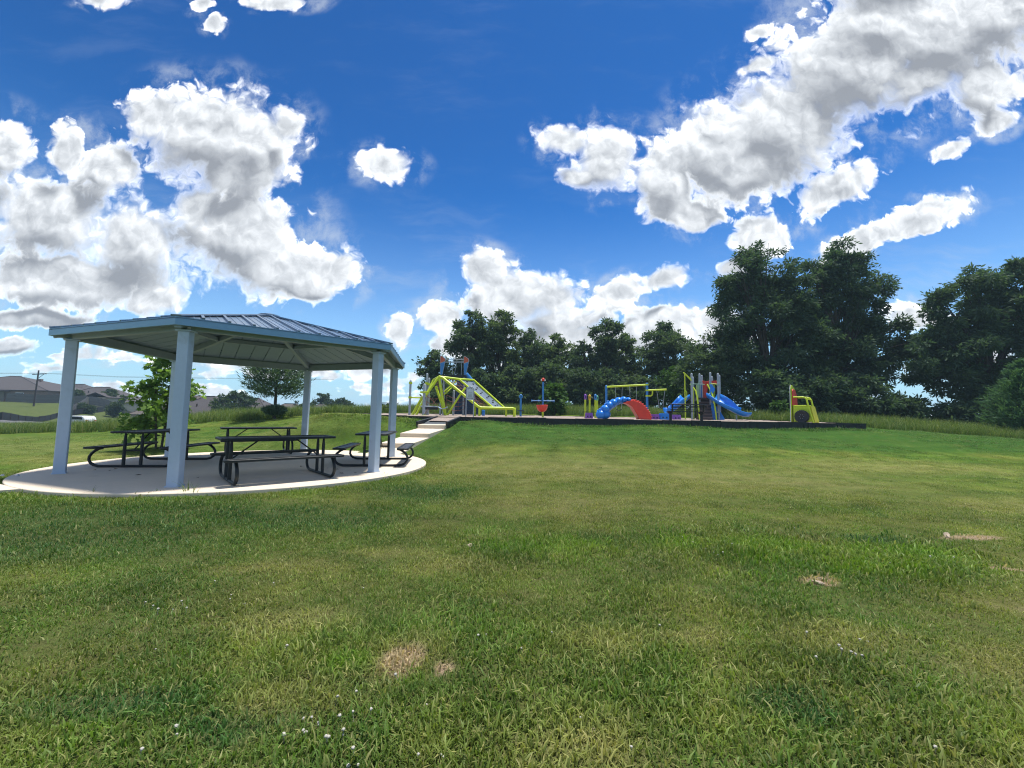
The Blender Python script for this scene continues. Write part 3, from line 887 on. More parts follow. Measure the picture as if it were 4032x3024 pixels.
TABLES = [(-4.57, 8.27, 42.5, 'black steel picnic table nearest the lawn, between the two front posts'),
          (-3.47, 10.95, 98.6, 'black steel picnic table at the right end of the slab, seen end-on behind a post'),
          (-8.42, 10.07, 98.0, 'black steel picnic table at the left of the slab, half hidden by a front post'),
          (-7.72, 12.88, 36.6, 'black steel picnic table at the back edge of the slab, behind the nearest one')]
for i, (x, y, a, lab) in enumerate(TABLES):
    o = tbl if i == 0 else copy_tree(tbl)
    o.location = (x, y, 0); o.rotation_euler = (0, 0, radians(a))
    tag(o, lab, 'picnic table', 'picnic tables under the shelter')
# anchor bolts and dead leaves on the slab
bolt = MB().lathe([(0, .03), (.016, .03), (.022, .012), (.03, .0)], 8).mesh('anchor_bolt', STEEL, 40)
for i, (x, y) in enumerate([(-9.62, 7.72), (-9.42, 7.86), (-9.16, 7.88)]):
    o = bpy.data.objects.new('anchor_bolt', bolt); COL.objects.link(o); o.location = (x, y, 0)
    tag(o, ['leftmost of the three small bolts standing out of the slab', 'middle of the three small bolts standing out of the slab', 'rightmost of the three small bolts standing out of the slab'][i], 'bolt', 'three bolts in the slab')
LEAFW = ['nearest the leftmost front post', 'between the leftmost post and the left table', 'just before the left table', 'out in the open left of the middle front post', 'under the far bench of the nearest table', 'between the nearest table and the right table', 'behind the nearest table', 'just left of the right front post', 'at the foot of the right front post', 'right behind the middle front post']
lf = MB().add([(-.05, 0, .004), (0, -.03, .016), (.055, 0, .006), (0, .03, .022)], [(0, 1, 2, 3)]).mesh('dead_leaf', DEADLEAF)
for i, (x, y) in enumerate([(-8.6, 8.75), (-8.35, 8.95), (-8.25, 8.7), (-7.2, 8.2), (-4.2, 9.7), (-3.9, 9.5), (-4.9, 9.9), (-3.55, 8.9), (-3.3, 9.0), (-5.9, 8.0)]):
    o = bpy.data.objects.new('dead_leaf', lf); COL.objects.link(o); o.location = (x, y, .002)
    o.rotation_euler = (0, 0, i * 1.3); o.scale = (.8 + .1 * (i % 4),) * 3
    tag(o, 'brown dead leaf on the slab, ' + LEAFW[i], 'leaf', 'dead leaves on the slab')
# ---------------------------------------------------------------- playground bed
def mulch_mat():
    m = bpy.data.materials.new('wood_mulch'); m.use_nodes = True
    t = m.node_tree; t.nodes.clear(); N = NT(t)
    bs = N.n('ShaderNodeBsdfPrincipled'); out = N.n('ShaderNodeOutputMaterial'); N.l(bs.outputs[0], out.inputs[0])
    P = N.n('ShaderNodeNewGeometry').outputs['Position']
    a = N.noise(P, 2.0, 5.0, .6); b = N.noise(P, 22.0, 5.0, .7)
    c = N.mix(N.mapr(a.outputs['Fac'], .35, .65), (.27, .215, .18), (.20, .155, .13))
    c = N.mix(N.mapr(b.outputs['Fac'], .4, .7), c, (.40, .335, .29))
    N.l(c, bs.inputs['Base Color']); bs.inputs['Roughness'].default_value = .95
    bp = N.n('ShaderNodeBump'); bp.inputs['Strength'].default_value = .8; bp.inputs['Distance'].default_value = .03
    N.l(b.outputs['Fac'], bp.inputs['Height']); N.l(bp.outputs[0], bs.inputs['Normal'])
    return m
MULCH = mulch_mat()
def mz(x, y):
    return mulch_z(y) + .012 * np.sin(x * 3.1 + y) * np.sin(y * 2.3) + RNG.normal(0, .007, x.shape)
bed = grid_obj('mulch_bed', np.arange(-7.85, 14.6, .16), np.arange(17.22, 28.3, .16), mz, MULCH, 'structure')
tag(bed, 'bed of pale wood chips under the play equipment')
chute = MB()
for i in range(6):
    y0, y1 = 16.62 + i * .12, 16.62 + (i + 1) * .12
    z = lambda y: np.interp(y, [16.6, 17.3], [1.02, 1.185])
    cxx = lambda y: np.interp(y, [16.5, 17.3], [-2.84, -2.63])
    chute.add([(cxx(y0) - .46, y0, z(y0)), (cxx(y0) + .46, y0, z(y0)), (cxx(y1) + .46, y1, z(y1)), (cxx(y1) - .46, y1, z(y1))], [(0, 1, 2, 3)])
o = chute.build('mulch_spill', MULCH, None); tag(o, 'wood chips spilling between the ramp curbs', kind='structure')

# border of black plastic timbers, each one a part
border = thing('playground_border', 'low black plastic border of end-to-end timbers round the wood-chip bed', 'border', (0, 0, 0))
def timber_mesh(L):
    m = MB().box((L / 2, 0, -.16), (L - .012, .075, .32))
    m.box((L / 2, 0, -.012), (L - .012, .11, .024))
    n = 5
    for i in range(n):      # raised pads between the hand notches on both faces
        cx = L * (i + .5) / n
        for s in (-1, 1):
            m.box((cx, s * .045, -.20), (L / n * .62, .022, .20))
            m.box((cx + L / n * .5, s * .043, -.055), (L / n * .34, .016, .05)) if i < n - 1 else None
    m.box((.05, 0, -.14), (.10, .118, .285))
    return m
TL = 1.22
tm = timber_mesh(TL).mesh('timber', TIMBER)
def timber_run(p0, p1, skip=None):
    p0, p1 = Vector(p0), Vector(p1)
    L = (p1 - p0).length; n = max(1, round(L / TL)); d = (p1 - p0) / n
    for i in range(n):
        a = p0 + d * i
        o = bpy.data.objects.new('timber', tm); COL.objects.link(o); o.parent = border
        o.location = a + Vector((0, 0, .010 * ((i * 7) % 3 - 1)))
        dd = d.normalized()
        o.rotation_euler = (0.0, -math.asin(dd.z), math.atan2(dd.y, dd.x))
        o.scale = (d.length / TL, 1, 1)
timber_run((-7.87, 17.2, 1.212), (-3.10, 17.2, 1.212))
timber_run((-2.14, 17.2, 1.212), (14.55, 17.2, 1.218))
timber_run((14.55, 17.25, 1.218), (14.55, 28.2, 1.345))
timber_run((-7.87, 17.25, 1.212), (-7.87, 28.2, 1.345))
timber_run((-7.8, 28.2, 1.345), (14.5, 28.2, 1.345))
ramp = thing('entry_ramp', 'grey rubber ramp with black side curbs at the top of the walk', 'ramp', (0, 0, 0))
m = MB(); vs = [(-3.46, 16.44, .895), (-2.50, 16.44, .895), (-2.36, 16.80, 1.06), (-3.28, 16.80, 1.06)]
m.add(vs + [(x, y, z - .06) for x, y, z in vs], [(0, 1, 2, 3), (7, 6, 5, 4), (0, 4, 5, 1), (1, 5, 6, 2), (2, 6, 7, 3), (3, 7, 4, 0)])
m.build('ramp_mat', RUBBER, ramp)
for pts in (((-3.66, 16.28, .98), (-3.06, 17.26, 1.205)), ((-2.50, 16.28, .98), (-2.10, 17.26, 1.205))):
    p0, p1 = Vector(pts[0]), Vector(pts[1])
    MB().beam(p0 - Vector((0, 0, .10)), p1 - Vector((0, 0, .10)), .11, .24).build('curb', TIMBER, ramp, bevel=.012)

def MZ(y): return mulch_z(y)
def tubep(name, pts, r, m_, parent, n=10):
    return MB().tube(pts, r, n).build(name, m_, parent, smooth=55)

# ---------------------------------------------------------------- climbing dome with wall and nets
cl = thing('rope_climber', 'lime tube climbing dome with rope nets and a grey sloping climbing wall', 'climber', (-1.62, 21.5, MZ(21.5)))
r = .062
A, LF, F_, TLp, TRf, M_ = (-2.16, 0, 2.0), (-3.42, -.1, 0), (-1.73, -.15, 0), (-2.56, .7, 1.9), (-.44, .75, 1.93), (0.0, -.35, .42)
tubep('front_rail', [A, (-1.95, -.05, 1.93), (-.06, -.34, .47), (.10, -.35, .42), (1.68, -.35, .42), (1.76, -.35, .38), (1.77, -.35, -.08)], .072, LIME, cl)
tubep('top_rail', [A, (-1.14, .15, 1.90), (-.44, .75, 1.92), (1.22, .60, .47), (1.34, .58, .42), (1.80, .30, .42), (1.76, -.35, .42)], .06, LIME, cl)
tubep('wall_rail', [(-1.14, .15, 1.90), (.66, -.30, .46)], .05, LIME, cl)
tubep('crown_tube', [A, TLp], .055, LIME, cl)
tubep('rear_leg', [TLp, (-3.30, .55, .2), (-3.42, .5, -.05)], .06, LIME, cl)
tubep('side_leg', [TLp, (-2.8, .45, 1.15)], .055, LIME, cl)
tubep('front_leg', [A, (-2.80, -.25, .95)], .066, LIME, cl)
tubep('outer_leg', [(-2.95, -.1, .95), (-3.42, -.2, 0), (-3.45, -.2, -.1)], .075, LIME, cl)
tubep('centre_leg', [A, (-1.77, -.12, .1), (-1.75, -.12, -.05)], .068, LIME, cl)
tubep('centre_leg', [(-2.36, .25, 1.51), (-1.92, 0, .45), (-1.76, -.05, -.05)], .066, LIME, cl)
tubep('strut', [(-1.70, -.12, -.05), (-1.04, -.17, 1.05), (-.76, -.05, 1.45)], .052, LIME, cl)
tubep('brace', [(-1.30, .35, 1.82), (-1.88, 0, 1.22)], .032, LIME, cl)
tubep('brace', [(-1.54, .3, 1.44), (-1.87, 0, 1.08)], .032, LIME, cl)
tubep('leg', [(.0, -.35, .42), (.0, -.35, -.08)], .062, LIME, cl)
tubep('leg', [(1.33, .58, .42), (1.33, .58, -.08)], .055, LIME, cl)
tubep('leg', [(-.30, .3, .75), (-.30, .3, -.08)], .066, LIME, cl)
tubep('bench_edge', [(.08, -.33, .42), (.66, -.30, .44)], .04, LIME, cl)
# climbing wall sheet between wall rail and top rail
c0, c1, c2, c3 = [Vector(p) for p in ((-1.02, .20, 1.86), (-.50, .72, 1.87), (1.18, .58, .48), (.72, -.26, .47))]
nrm = (c1 - c0).cross(c3 - c0).normalized()
if nrm.z < 0: nrm = -nrm
m = MB(); q = [c0, c1, c2, c3]; m.add(q + [p - nrm * .03 for p in q], [(0, 1, 2, 3), (7, 6, 5, 4), (0, 4, 5, 1), (1, 5, 6, 2), (2, 6, 7, 3), (3, 7, 4, 0)])
wall = m.build('climbing_wall', WALLP, cl)
hold = MB().ball((0, 0, 0), (.055, .022, .03), 8, 5).mesh('hold', BLACK, 60)
for s, w_ in ((.05, .35), (.13, .70), (.28, .62), (.34, .35), (.30, .15), (.45, .55), (.50, .30), (.60, .75), (.66, .4), (.76, .7), (.83, .45), (.92, .62), (.95, .3)):
    p = (c0 * (1 - s) + c3 * s) * (1 - w_) + (c1 * (1 - s) + c2 * s) * w_
    o = bpy.data.objects.new('hold', hold); COL.objects.link(o); o.parent = wall; o.location = p + nrm * .015
# nets
def net(name, p00, p10, p11, p01, nu, nv, sag=.04, r_=.012):
    p00, p10, p11, p01 = map(Vector, (p00, p10, p11, p01))
    m = MB()
    P = lambda u, v: ((p00 * (1 - u) + p10 * u) * (1 - v) + (p01 * (1 - u) + p11 * u) * v) - Vector((0, 0, sag * 4 * u * (1 - u)))
    for i in range(nu + 1): m.tube([P(i / nu, j / 4) for j in range(5)], r_, 5, caps=False)
    for j in range(nv + 1): m.tube([P(i / 4, j / nv) for i in range(5)], r_, 5, caps=False)
    return m.build(name, ROPE, cl, smooth=60)
net('net', (-1.95, -.03, 1.90), (-.06, -.32, .52), (.62, -.28, .48), (-1.16, .15, 1.86), 9, 4)
net('net', (-2.10, .05, 1.9), (-1.75, -.05, .45), (-1.90, .3, .5), (-2.36, .3, 1.6), 7, 3, 0)
net('net', (-1.74, 0, 1.05), (-.85, .2, .95), (-.85, .2, .35), (-1.74, 0, .35), 3, 3, .10)
net('net', (-2.85, .1, 1.0), (-2.0, .1, .95), (-2.05, .1, .45), (-2.75, .1, .4), 2, 2, .12)
# balance posts and beam at the left of the dome
bp_ = thing('balance_course', 'grey posts with lime collars carrying a low beam and hammock beside the dome', 'play posts', (-4.37, 20.8, MZ(20.8)))
def post(par, x, y, h, r_=.058, m_=GREYP, dz=-.05):
    return MB().tube([(x, y, dz), (x, y, h - .05), (x, y, h - .02), (x, y, h)], [r_, r_, r_ * .8, r_ * .3], 12).build('post', m_, par, smooth=50)
post(bp_, 0, 0, 1.58, .07)
post(bp_, -.70, 0, 1.76)
post(bp_, -.23, 1.7, 2.28); post(bp_, -.12, 1.72, 2.03); post(bp_, 1.24, 1.7, 1.38)
for x, y, z in ((-.23, 1.7, 1.72), (-.12, 1.72, 1.68)): MB().cyl((x, y, z - .06), (x, y, z + .06), .095).build('collar', LIME, bp_, smooth=50)
for x, z, w in ((0, 1.15, .34), (0, -.02, .30)): MB().box((x - .02, -.02, z), (w, .17, .09)).build('collar', LIME, bp_, bevel=.015)
for z in (1.60, .88): MB().cyl((-.70, 0, z - .05), (-.70, 0, z + .05), .085).build('collar', LIME, bp_, smooth=50)
tubep('crossbar', [(-.70, 0, .88), (-.14, 0, .87)], .035, LIME, bp_)
tubep('beam', [(-.18, .1, .44), (.66, .1, .44)], .036, GREYP, bp_)
MB().box((.33, .12, .35), (.72, .12, .12)).build('foot_rail', BLACK, bp_)
m = MB(); n = 8; vs = []
for i in range(n + 1):
    x = .70 + .46 * i / n; z = .43 - .10 * sin(pi * i / n)
    vs += [(x, -.05, z), (x, .25, z)]
hm = m.add(vs, [(2 * i, 2 * i + 1, 2 * i + 3, 2 * i + 2) for i in range(n)]).build('hammock', mat('hammock_cloth', (.38, .50, .72), .8), bp_)
hm.modifiers.new('solid', 'SOLIDIFY').thickness = .02
tubep('rope', [(.25, .1, .45), (.05, -.05, .02)], .012, ROPE, bp_)
tubep('rope', [(.10, .05, 1.0), (.45, .1, .7), (.68, .1, .46)], .011, ROPE, bp_)
tubep('rope', [(.34, .1, .48), (.62, .15, .85)], .011, ROPE, bp_)
tubep('rope', [(.18, .1, .36), (.35, .15, .20), (.62, .15, .12)], .010, ROPE, bp_)
# raised lookout behind
tw = thing('lookout_tower', 'tall lookout deck with orange and blue side panels rising behind the climbing dome', 'play tower', (-3.3, 23.3, MZ(23.3)))
MB().box((0, .45, 2.18), (1.42, 1.1, .14)).build('deck', BLACK, tw, bevel=.01)
for x, y in ((-.66, -.05), (.62, -.05), (-.66, .95), (.62, .95)): post(tw, x, y, 2.15, .055)
def side_panel(px, flip):
    s = 1
    out = [(0, 1.06), (.06, 1.12), (.30, .96), (.32, .85), (.16, 0), (.05, 0)]
    P = [(px + x, 2.22 + z) for x, z in out]
    M1 = Matrix.Rotation(radians(0), 3, 'Z')
    o = MB().prism(P, 'y', -.06, -.02).build('side_panel', GREYP, tw)
    up_ = [(px + .03, 2.22 + .70), (px + .04, 2.22 + 1.07), (px + .075, 2.22 + 1.08), (px + .275, 2.22 + .945), (px + .285, 2.22 + .80)]
    lo = [(px + .032, 2.22 + .66), (px + .285, 2.22 + .76), (px + .15, 2.25), (px + .065, 2.25)]
    MB().prism(up_, 'y', -.072, -.062).build('upper_panel', ORANGE, o)
    MB().prism(lo, 'y', -.072, -.062).build('lower_panel', BLUEP, o)
side_panel(-.77, 1); side_panel(.55, 1)
for z in (3.14, 3.03, 2.96): tubep('rail', [(-.70, 0, z), (.62, 0, z)], .02, GREYP, tw)
for x0, x1 in ((-.06, -.03), (.06, .16), (.44, .46)): tubep('baluster', [(x0, 0, 2.25), (x1, 0, 2.98)], .015, GREYP, tw)
tubep('slide_chute', [(.62, .5, 2.35), (.85, .6, 2.1), (1.1, .7, 1.7)], .16, BLUEP, tw)
m = MB(); n = 9
pl = [(.10, .05), (.06, .55), (.18, .95), (.22, 1.9), (.62, 1.98), (.95, 1.5), (1.48, .62), (1.52, .05)]
nv = m.prism(pl, 'y', -.02, .30).build('rock_wall', NAVY, tw, bevel=.03)
bump = MB().ball((0, 0, 0), (.11, .03, .09), 8, 5).mesh('rock_bump', NAVY, 70)
for i in range(26):
    x = random.uniform(.25, 1.25); z = random.uniform(.2, 1.5)
    if z > 1.9 - (x - .5) * 1.4: continue
    o = bpy.data.objects.new('rock_bump', bump); COL.objects.link(o); o.parent = nv; o.location = (x, -.02, z)
    o.rotation_euler = (0, i * .7, 0)
MB().box((1.73, .1, .15), (.16, .3, .34)).build('crawl_box', BLUE, tw, bevel=.03)

# ---------------------------------------------------------------- sign
sg = thing('rules_sign', 'arched white notice board on two grey legs in front of the dome', 'sign', (-1.84, 18.4, MZ(18.4)))
pth_ = [(-.165, 0, -.1), (-.165, 0, 1.17)] + [(.165 * cos(radians(180 - a)), 0, 1.17 + .165 * sin(radians(a))) for a in range(15, 180, 15)] + [(.165, 0, 1.17), (.165, 0, -.1)]
tubep('frame', pth_, .022, GREYP, sg)
pl = [(-.14, .74), (.14, .74), (.14, 1.18)] + [(.14 * cos(radians(a)), 1.18 + .14 * sin(radians(a))) for a in range(15, 180, 15)] + [(-.14, 1.18)]
bd = MB().prism(pl, 'y', -.008, .008).build('board', SIGNW, sg)
m = MB()
for i in range(9):      # arched heading, rules and a row of pictograms (flat print)
    a = radians(150 - i * 15); m.box((.098 * cos(a), -.011, 1.175 + .098 * sin(a)), (.021, .004, .026), M=Matrix.Rotation(-(a - pi / 2), 3, 'Y'))
for z, w in ((1.09, .20), (1.075, .16), (1.02, .21), (1.0, .19), (.985, .21), (.95, .20), (.935, .18), (.92, .20), (.90, .17), (.885, .19)): m.box((0, -.011, z), (w, .004, .0045))
m.box((0, -.011, .862), (.26, .004, .006))
m.build('printed_text', SIGNK, bd)
m = MB()
for i in range(5): m.box((-.104 + i * .052, -.011, .815), (.030, .004, .042))
m.build('pictograms', SIGNK, bd)

# ---------------------------------------------------------------- stand-up spinner pole and red bowl spinner
wb = thing('spin_pole', 'short blue spinning pole with ring handle and foot plate', 'spinner', (.49, 22.5, MZ(22.5)))
MB().cyl((0, 0, -.05), (0, 0, 1.12), .055).build('pole', BLUEP, wb, smooth=50)
MB().tube([(.085 * cos(2 * pi * k / 14), -.05, 1.07 + .085 * sin(2 * pi * k / 14)) for k in range(14)], .024, 8, closed=True).build('ring_handle', BLUEP, wb, smooth=60)
MB().ball((0, 0, 1.15), .06).build('knob', BLUEP, wb, smooth=60)
MB().lathe([(0, .30), (.19, .31), (.19, .345), (0, .35)], 16).build('foot_plate', NAVY, wb, smooth=40)
sp = thing('bowl_spinner', 'red bowl spinner on lime stem with tall blue pole and red domed top', 'spinner', (1.57, 21.0, MZ(21)))
MB().cyl((.0, 0, -.05), (0, 0, .32), .05).build('stem', LIME, sp, smooth=50)
MB().lathe([(.0, .27), (.12, .28), (.215, .36), (.265, .47), (.285, .58), (.30, .60), (.285, .625), (.262, .61), (.245, .50), (.19, .39), (.0, .34)], 24, (-.02, 0, 0)).build('bowl', RED, sp, smooth=50).rotation_euler = (0, radians(-2), 0)
MB().cyl((0, 0, .33), (0, 0, 1.80), .046).build('pole', BLUEP, sp, smooth=50)
for y in (-.05, .05): tubep('handlebar', [(-.58, y, .83), (.58, y, .83)], .024, BLUEP, sp)
for x in (-.56, -.21, .25, .56): tubep('grip', [(x, -.02, .77), (x, -.02, .90)], .022, BLUEP, sp, 8)
tp = MB().ball((0, 0, 1.90), (.085, .085, .095)).build('top_dome', RED, sp, smooth=60)
for x in (-.09, .09): MB().ball((x, -.02, 1.87), (.035, .03, .035), 8, 6).build('lamp', WHITE, tp, smooth=60)
MB().cyl((0, 0, 1.78), (0, 0, 1.83), .06).build('collar', BLACK, sp, smooth=50)

# ---------------------------------------------------------------- four coloured sound posts
for (x, h, hc, m_, col, y) in ((3.88, 1.26, .97, PURPLE, 'purple', 22.0), (4.13, 1.24, .95, YELLOW, 'yellow', 22.1), (4.41, 1.27, .97, BLUEP, 'blue', 22.0), (4.585, 1.21, .94, GREENP, 'green', 22.4)):
    t = thing('play_post', 'lime post with a rounded %s top, one of four behind the purple box' % col, 'play post', (x, y, MZ(y)), 0, 'coloured play posts')
    MB().cyl((0, 0, -.05), (0, 0, hc), .05).build('post', LIME, t, smooth=50)
    tp = MB().tube([(0, 0, hc - .01), (0, 0, hc + .03), (0, 0, h - .08), (0, 0, h - .03), (0, 0, h)], [.055, .068, .072, .055, .012], 12).build('cap', m_, t, smooth=50)
    tp['label'] = col + ' rounded cap'
    MB().ball((.0, -.062, hc + .13), (.022, .02, .06), 8, 6).build('recess', BLACK, tp, smooth=60)
m = MB().box((0, 0, .31), (.98, .05, .03)); o = m.build('low_rail', BLACK, None); o.location = (4.2, 21.8, MZ(21.8))
tag(o, 'thin dark rail crossing the four coloured play posts', 'rail')

# ---------------------------------------------------------------- stepping boxes
def pod(x, y, w, h, m_, name, lab):
    t = thing('stepping_box', lab, 'stepping box', (x, y, MZ(y)), random.uniform(-.1, .1), 'plastic stepping boxes')
    hx = w / 2
    m = MB(); vs = []
    for s, z in ((1.0, 0), (1.0, .04), (.93, h - .05), (.86, h)):
        rr = rrect(hx * s, hx * .8 * s, .05, 3)
        vs += [(a, b, z) for a, b in rr]
    n = len(rr)
    fs = [(i * n + k, i * n + (k + 1) % n, (i + 1) * n + (k + 1) % n, (i + 1) * n + k) for i in range(3) for k in range(n)]
    fs += [tuple(range(n - 1, -1, -1)), tuple(3 * n + k for k in range(n))]
    m.add(vs, fs).build('shell', m_, t, smooth=40)
    for px in (-.35, .3): MB().box((px * w * .6, -hx * .8 * .97, h * .35), (.05, .03, .07)).build('foot_hole', BLACK, t)
    return t
pod(3.70, 20.0, .36, .27, PURPLE, 'p', 'purple stepping box in front of the coloured posts')
pod(6.83, 20.0, .40, .26, PURPLE, 'p', 'purple stepping box touching the foot of the red arch')
pod(7.29, 20.0, .46, .31, BLUE, 'b', 'bright blue stepping box at the left end of the bench')
pod(8.07, 20.5, .40, .25, PURPLE, 'p', 'purple stepping box seen under the bench')

# ---------------------------------------------------------------- caterpillar arch
ar = thing('arch_climber', 'arched plastic climber, lumpy blue on the left and red on the right', 'climber', (5.2, 19.6, MZ(19.6)))
LUMPS = [((-1.0, 0, .20), .25, .30), ((-.80, 0, .22), .24, .31), ((-.79, 0, .47), .22, .32), ((-.61, 0, .64), .205, .31), ((-.41, 0, .77), .19, .30), ((-.19, 0, .87), .175, .29), ((.05, 0, .92), .155, .28), ((.27, 0, .92), .12, .27)]
m = MB()
for (c, rr, ry) in LUMPS: m.ball(c, (rr, ry, rr * .92), 16, 10)
m.tube([(-1.0, 0, .0), (-.9, 0, .28), (-.62, 0, .58), (-.22, 0, .82), (.05, 0, .86), (.32, 0, .86)], [.17, .18, .17, .14, .12, .07], 12)
bb = m.build('blue_half', BLUE, ar, smooth=60)
m = MB()
for (x, z) in ((-1.17, .36), (-1.08, .43), (-1.0, .50), (-.92, .56), (-.84, .66), (-.77, .72), (-.70, .80)):
    for y in (-.14, .1): m.ball((x + .02, y, z + .03), .035, 8, 6)
m.build('blue_bumps', BLUE, ar, smooth=60)['kind'] = 'stuff'
outer = [(.08, .80), (.38, .885), (.62, .85), (.82, .75), (1.0, .60), (1.14, .42), (1.24, .22), (1.29, 0)]
inner = [(.72, 0), (.66, .15), (.52, .38), (.40, .57), (.22, .70), (-.02, .76)]
MB().prism(outer + inner, 'y', -.26, .26).build('red_half', RED, ar, bevel=.03)
m = MB()
for (x, z) in ((.45, .905), (.57, .885), (.70, .84), (.80, .79), (.90, .71), (.99, .63), (1.07, .54), (1.14, .44), (1.20, .34), (1.24, .24), (1.27, .14)):
    for y in (-.2, 0, .2): m.ball((x, y, z), .04, 8, 6)
m.build('red_bumps', RED, ar, smooth=60)['kind'] = 'stuff'

# ---------------------------------------------------------------- swing set
sw = thing('swing_set', 'swing frame of blue posts and lime beams behind the arch climber', 'swing set', (6.0, 26.5, MZ(26.5)))
post(sw, 0, 0, 2.04, .075, BLUEP); post(sw, 2.37, -.7, 2.18, .075, BLUEP)
tubep('beam', [(-.03, 0, 1.93), (2.42, -.7, 2.06)], .06, LIME, sw)
tubep('arm', [(2.37, -.72, 1.71), (3.56, -.72, 1.78)], .055, LIME, sw)
tubep('brace', [(2.37, -.72, 1.37), (2.58, -.72, 1.37), (2.67, -.72, 1.42), (2.70, -.72, 1.52), (2.70, -.72, 1.70)], .045, LIME, sw)
for z in (1.37, 1.71, 2.06): MB().cyl((2.37, -.7, z - .05), (2.37, -.7, z + .05), .092).build('collar', LIME, sw, smooth=50)
def swing(x0, x1, yb, z0, z1, zs, lab, tilt=0):
    s = thing('swing', lab, 'swing', (6.0, 26.5, MZ(26.5)), 0, 'belt swings')
    xa, xb = x0 + .05 * 0, x1
    mid = (x0 + x1) / 2; hw = .16 if tilt == 0 else .12
    tubep('chain', [(x0, yb, z0), (mid - hw, yb, zs + .12)], .013, STEEL, s, 6)
    tubep('chain', [(x1, yb, z1), (mid + hw, yb, zs + .12)], .013, STEEL, s, 6)
    vs = []; n = 8
    for i in range(n + 1):
        x = mid + hw * (2 * i / n - 1); z = zs + .12 * abs(2 * i / n - 1) ** 2
        vs += [(x, yb - .08, z), (x, yb + .08, z)]
    o = MB().add(vs, [(2 * i, 2 * i + 1, 2 * i + 3, 2 * i + 2) for i in range(n)]).build('seat', BLACK, s)
    o.modifiers.new('solid', 'SOLIDIFY').thickness = .02
swing(.53, .97, -.2, 1.90, 1.92, .42, 'black belt swing hanging nearest the left blue post')
swing(1.36, 1.81, -.45, 1.95, 2.0, .42, 'black belt swing hanging in the middle of the long beam')
swing(2.97, 3.47, -.72, 1.70, 1.74, .60, 'black belt swing hanging from the short lime side arm', 1)

# ---------------------------------------------------------------- play tower with slides
pt = thing('play_tower', 'grey post play tower with brown stairs, coloured panels and two blue slides', 'play tower', (10.42, 22.5, MZ(22.5)))
posts = [(-.70, 0, 2.51), (-.63, .35, 2.32), (-.27, .9, 2.50), (-.15, 1.5, 2.42), (.31, .55, 2.58), (.40, .9, 2.36), (.73, .15, 2.54), (.80, .45, 2.44)]
QX = lambda x, y: (10.42 + x) * (1 + y / 22.5) - 10.42
QZ = lambda z, y: (z - .024) * (1 + y / 22.5) + .024
for x, y, h in posts: post(pt, QX(x, y), y, QZ(h, y), .055)
for x, y, z in ((-.70, 0, 1.90), (-.27, .9, 1.90), (.31, .55, 1.98), (.73, .15, 1.90), (-.27, .9, 2.12), (.73, .15, 2.14), (.73, .15, .45)):
    MB().cyl((QX(x, y), y, z - .03), (QX(x, y), y, z + .03), .075).build('collar', TEALP, pt, smooth=50)
tubep('top_rail', [(-.70, 0, 1.93), (QX(-.27, .9), .9, 1.99), (QX(.0, .95), .95, 1.99)], .022, TEALP, pt)
tubep('top_rail', [(QX(.31, .5), .5, 2.0), (QX(.78, .25), .25, 1.95)], .022, LIME, pt)
MB().box((.45, 1.35, 1.18), (.9, 1.3, .10)).build('deck', BROWN, pt)
for i in range(7):
    f = i / 6; x0 = -.41 + .19 * f; x1 = .41 - .15 * f; z = .155 + .168 * i; y = -.30 + .20 * i
    x0, x1 = QX(x0, y), QX(x1, y)
    MB().box(((x0 + x1) / 2, y + .10, z / 2 + .0), (x1 - x0, .20, z)).build('stair_step', BROWN, pt)
    MB().box(((x0 + x1) / 2, y + .0, z - .012), (x1 - x0 + .01, .03, .035)).build('step_nosing', mat('nosing', (.17, .13, .125), .6), pt)
tubep('handrail', [(-.63, .35, 1.94), (-.57, .2, 1.80), (-.50, 0, 1.56), (-.46, -.1, 1.2), (-.46, -.25, .6), (-.45, -.34, -.05)], .038, LIME, pt)
tubep('handrail', [(.40, .55, 1.96), (.44, .35, 1.7), (.46, .1, 1.33), (.46, -.1, .9), (.45, -.25, .4), (.44, -.36, -.06)], .038, LIME, pt)
MB().box((-.575, .18, .72), (.11, .03, 1.9)).build('lime_panel', LIME, pt)
for i in range(6): MB().box((QX(-.46 + .032 * i, .60 + .06 * i), .60 + .06 * i, 1.50), (.018, .03, .86)).build('picket', LIME if i % 2 else TEALP, pt)
MB().prism([(-.09, 1.46), (.06, 1.46), (.06, 2.06), (-.02, 2.0), (-.09, 1.8)], 'y', .78, .80).build('pale_panel', TEALP, pt)
MB().box((QX(-.215, 1.0), 1.0, 1.60), (.11, .04, .84)).build('blue_panel', BLUEP, pt)
MB().box((QX(.365, .6), .6, 1.5), (.06, .04, .9)).build('blue_panel', BLUEP, pt)
for i in range(7): MB().box((.46 + .036 * i, .32, 1.50), (.022, .03, .80)).build('picket', LIME if i % 2 == 0 else mat('olive_paint', (.30, .30, .03), .5), pt)
MB().prism([(.40, 1.28), (.40, 1.95), (.50, 1.93), (.66, 1.70), (.64, 1.62), (.52, 1.40)], 'y', .20, .25).build('blue_sail', BLUE, pt, bevel=.01)
MB().prism([(QX(x, 1.1), QZ(z, 1.1)) for x, z in [(-.10, 2.10), (-.07, 2.12), (.05, 2.08), (.16, 2.08), (.28, 2.12), (.28, 1.93), (.17, 1.75), (.13, 1.5), (.12, 1.16), (-.05, 1.16), (-.04, 1.7), (-.06, 1.95)]], 'y', 1.1, 1.17).build('red_panel', RED, pt, bevel=.01)
MB().prism([(QX(x, .7), QZ(z, .7)) for x, z in [(.40, 1.98), (.40, 2.12), (.66, 2.14), (.68, 1.95)]], 'y', .7, .76).build('red_panel', RED, pt)
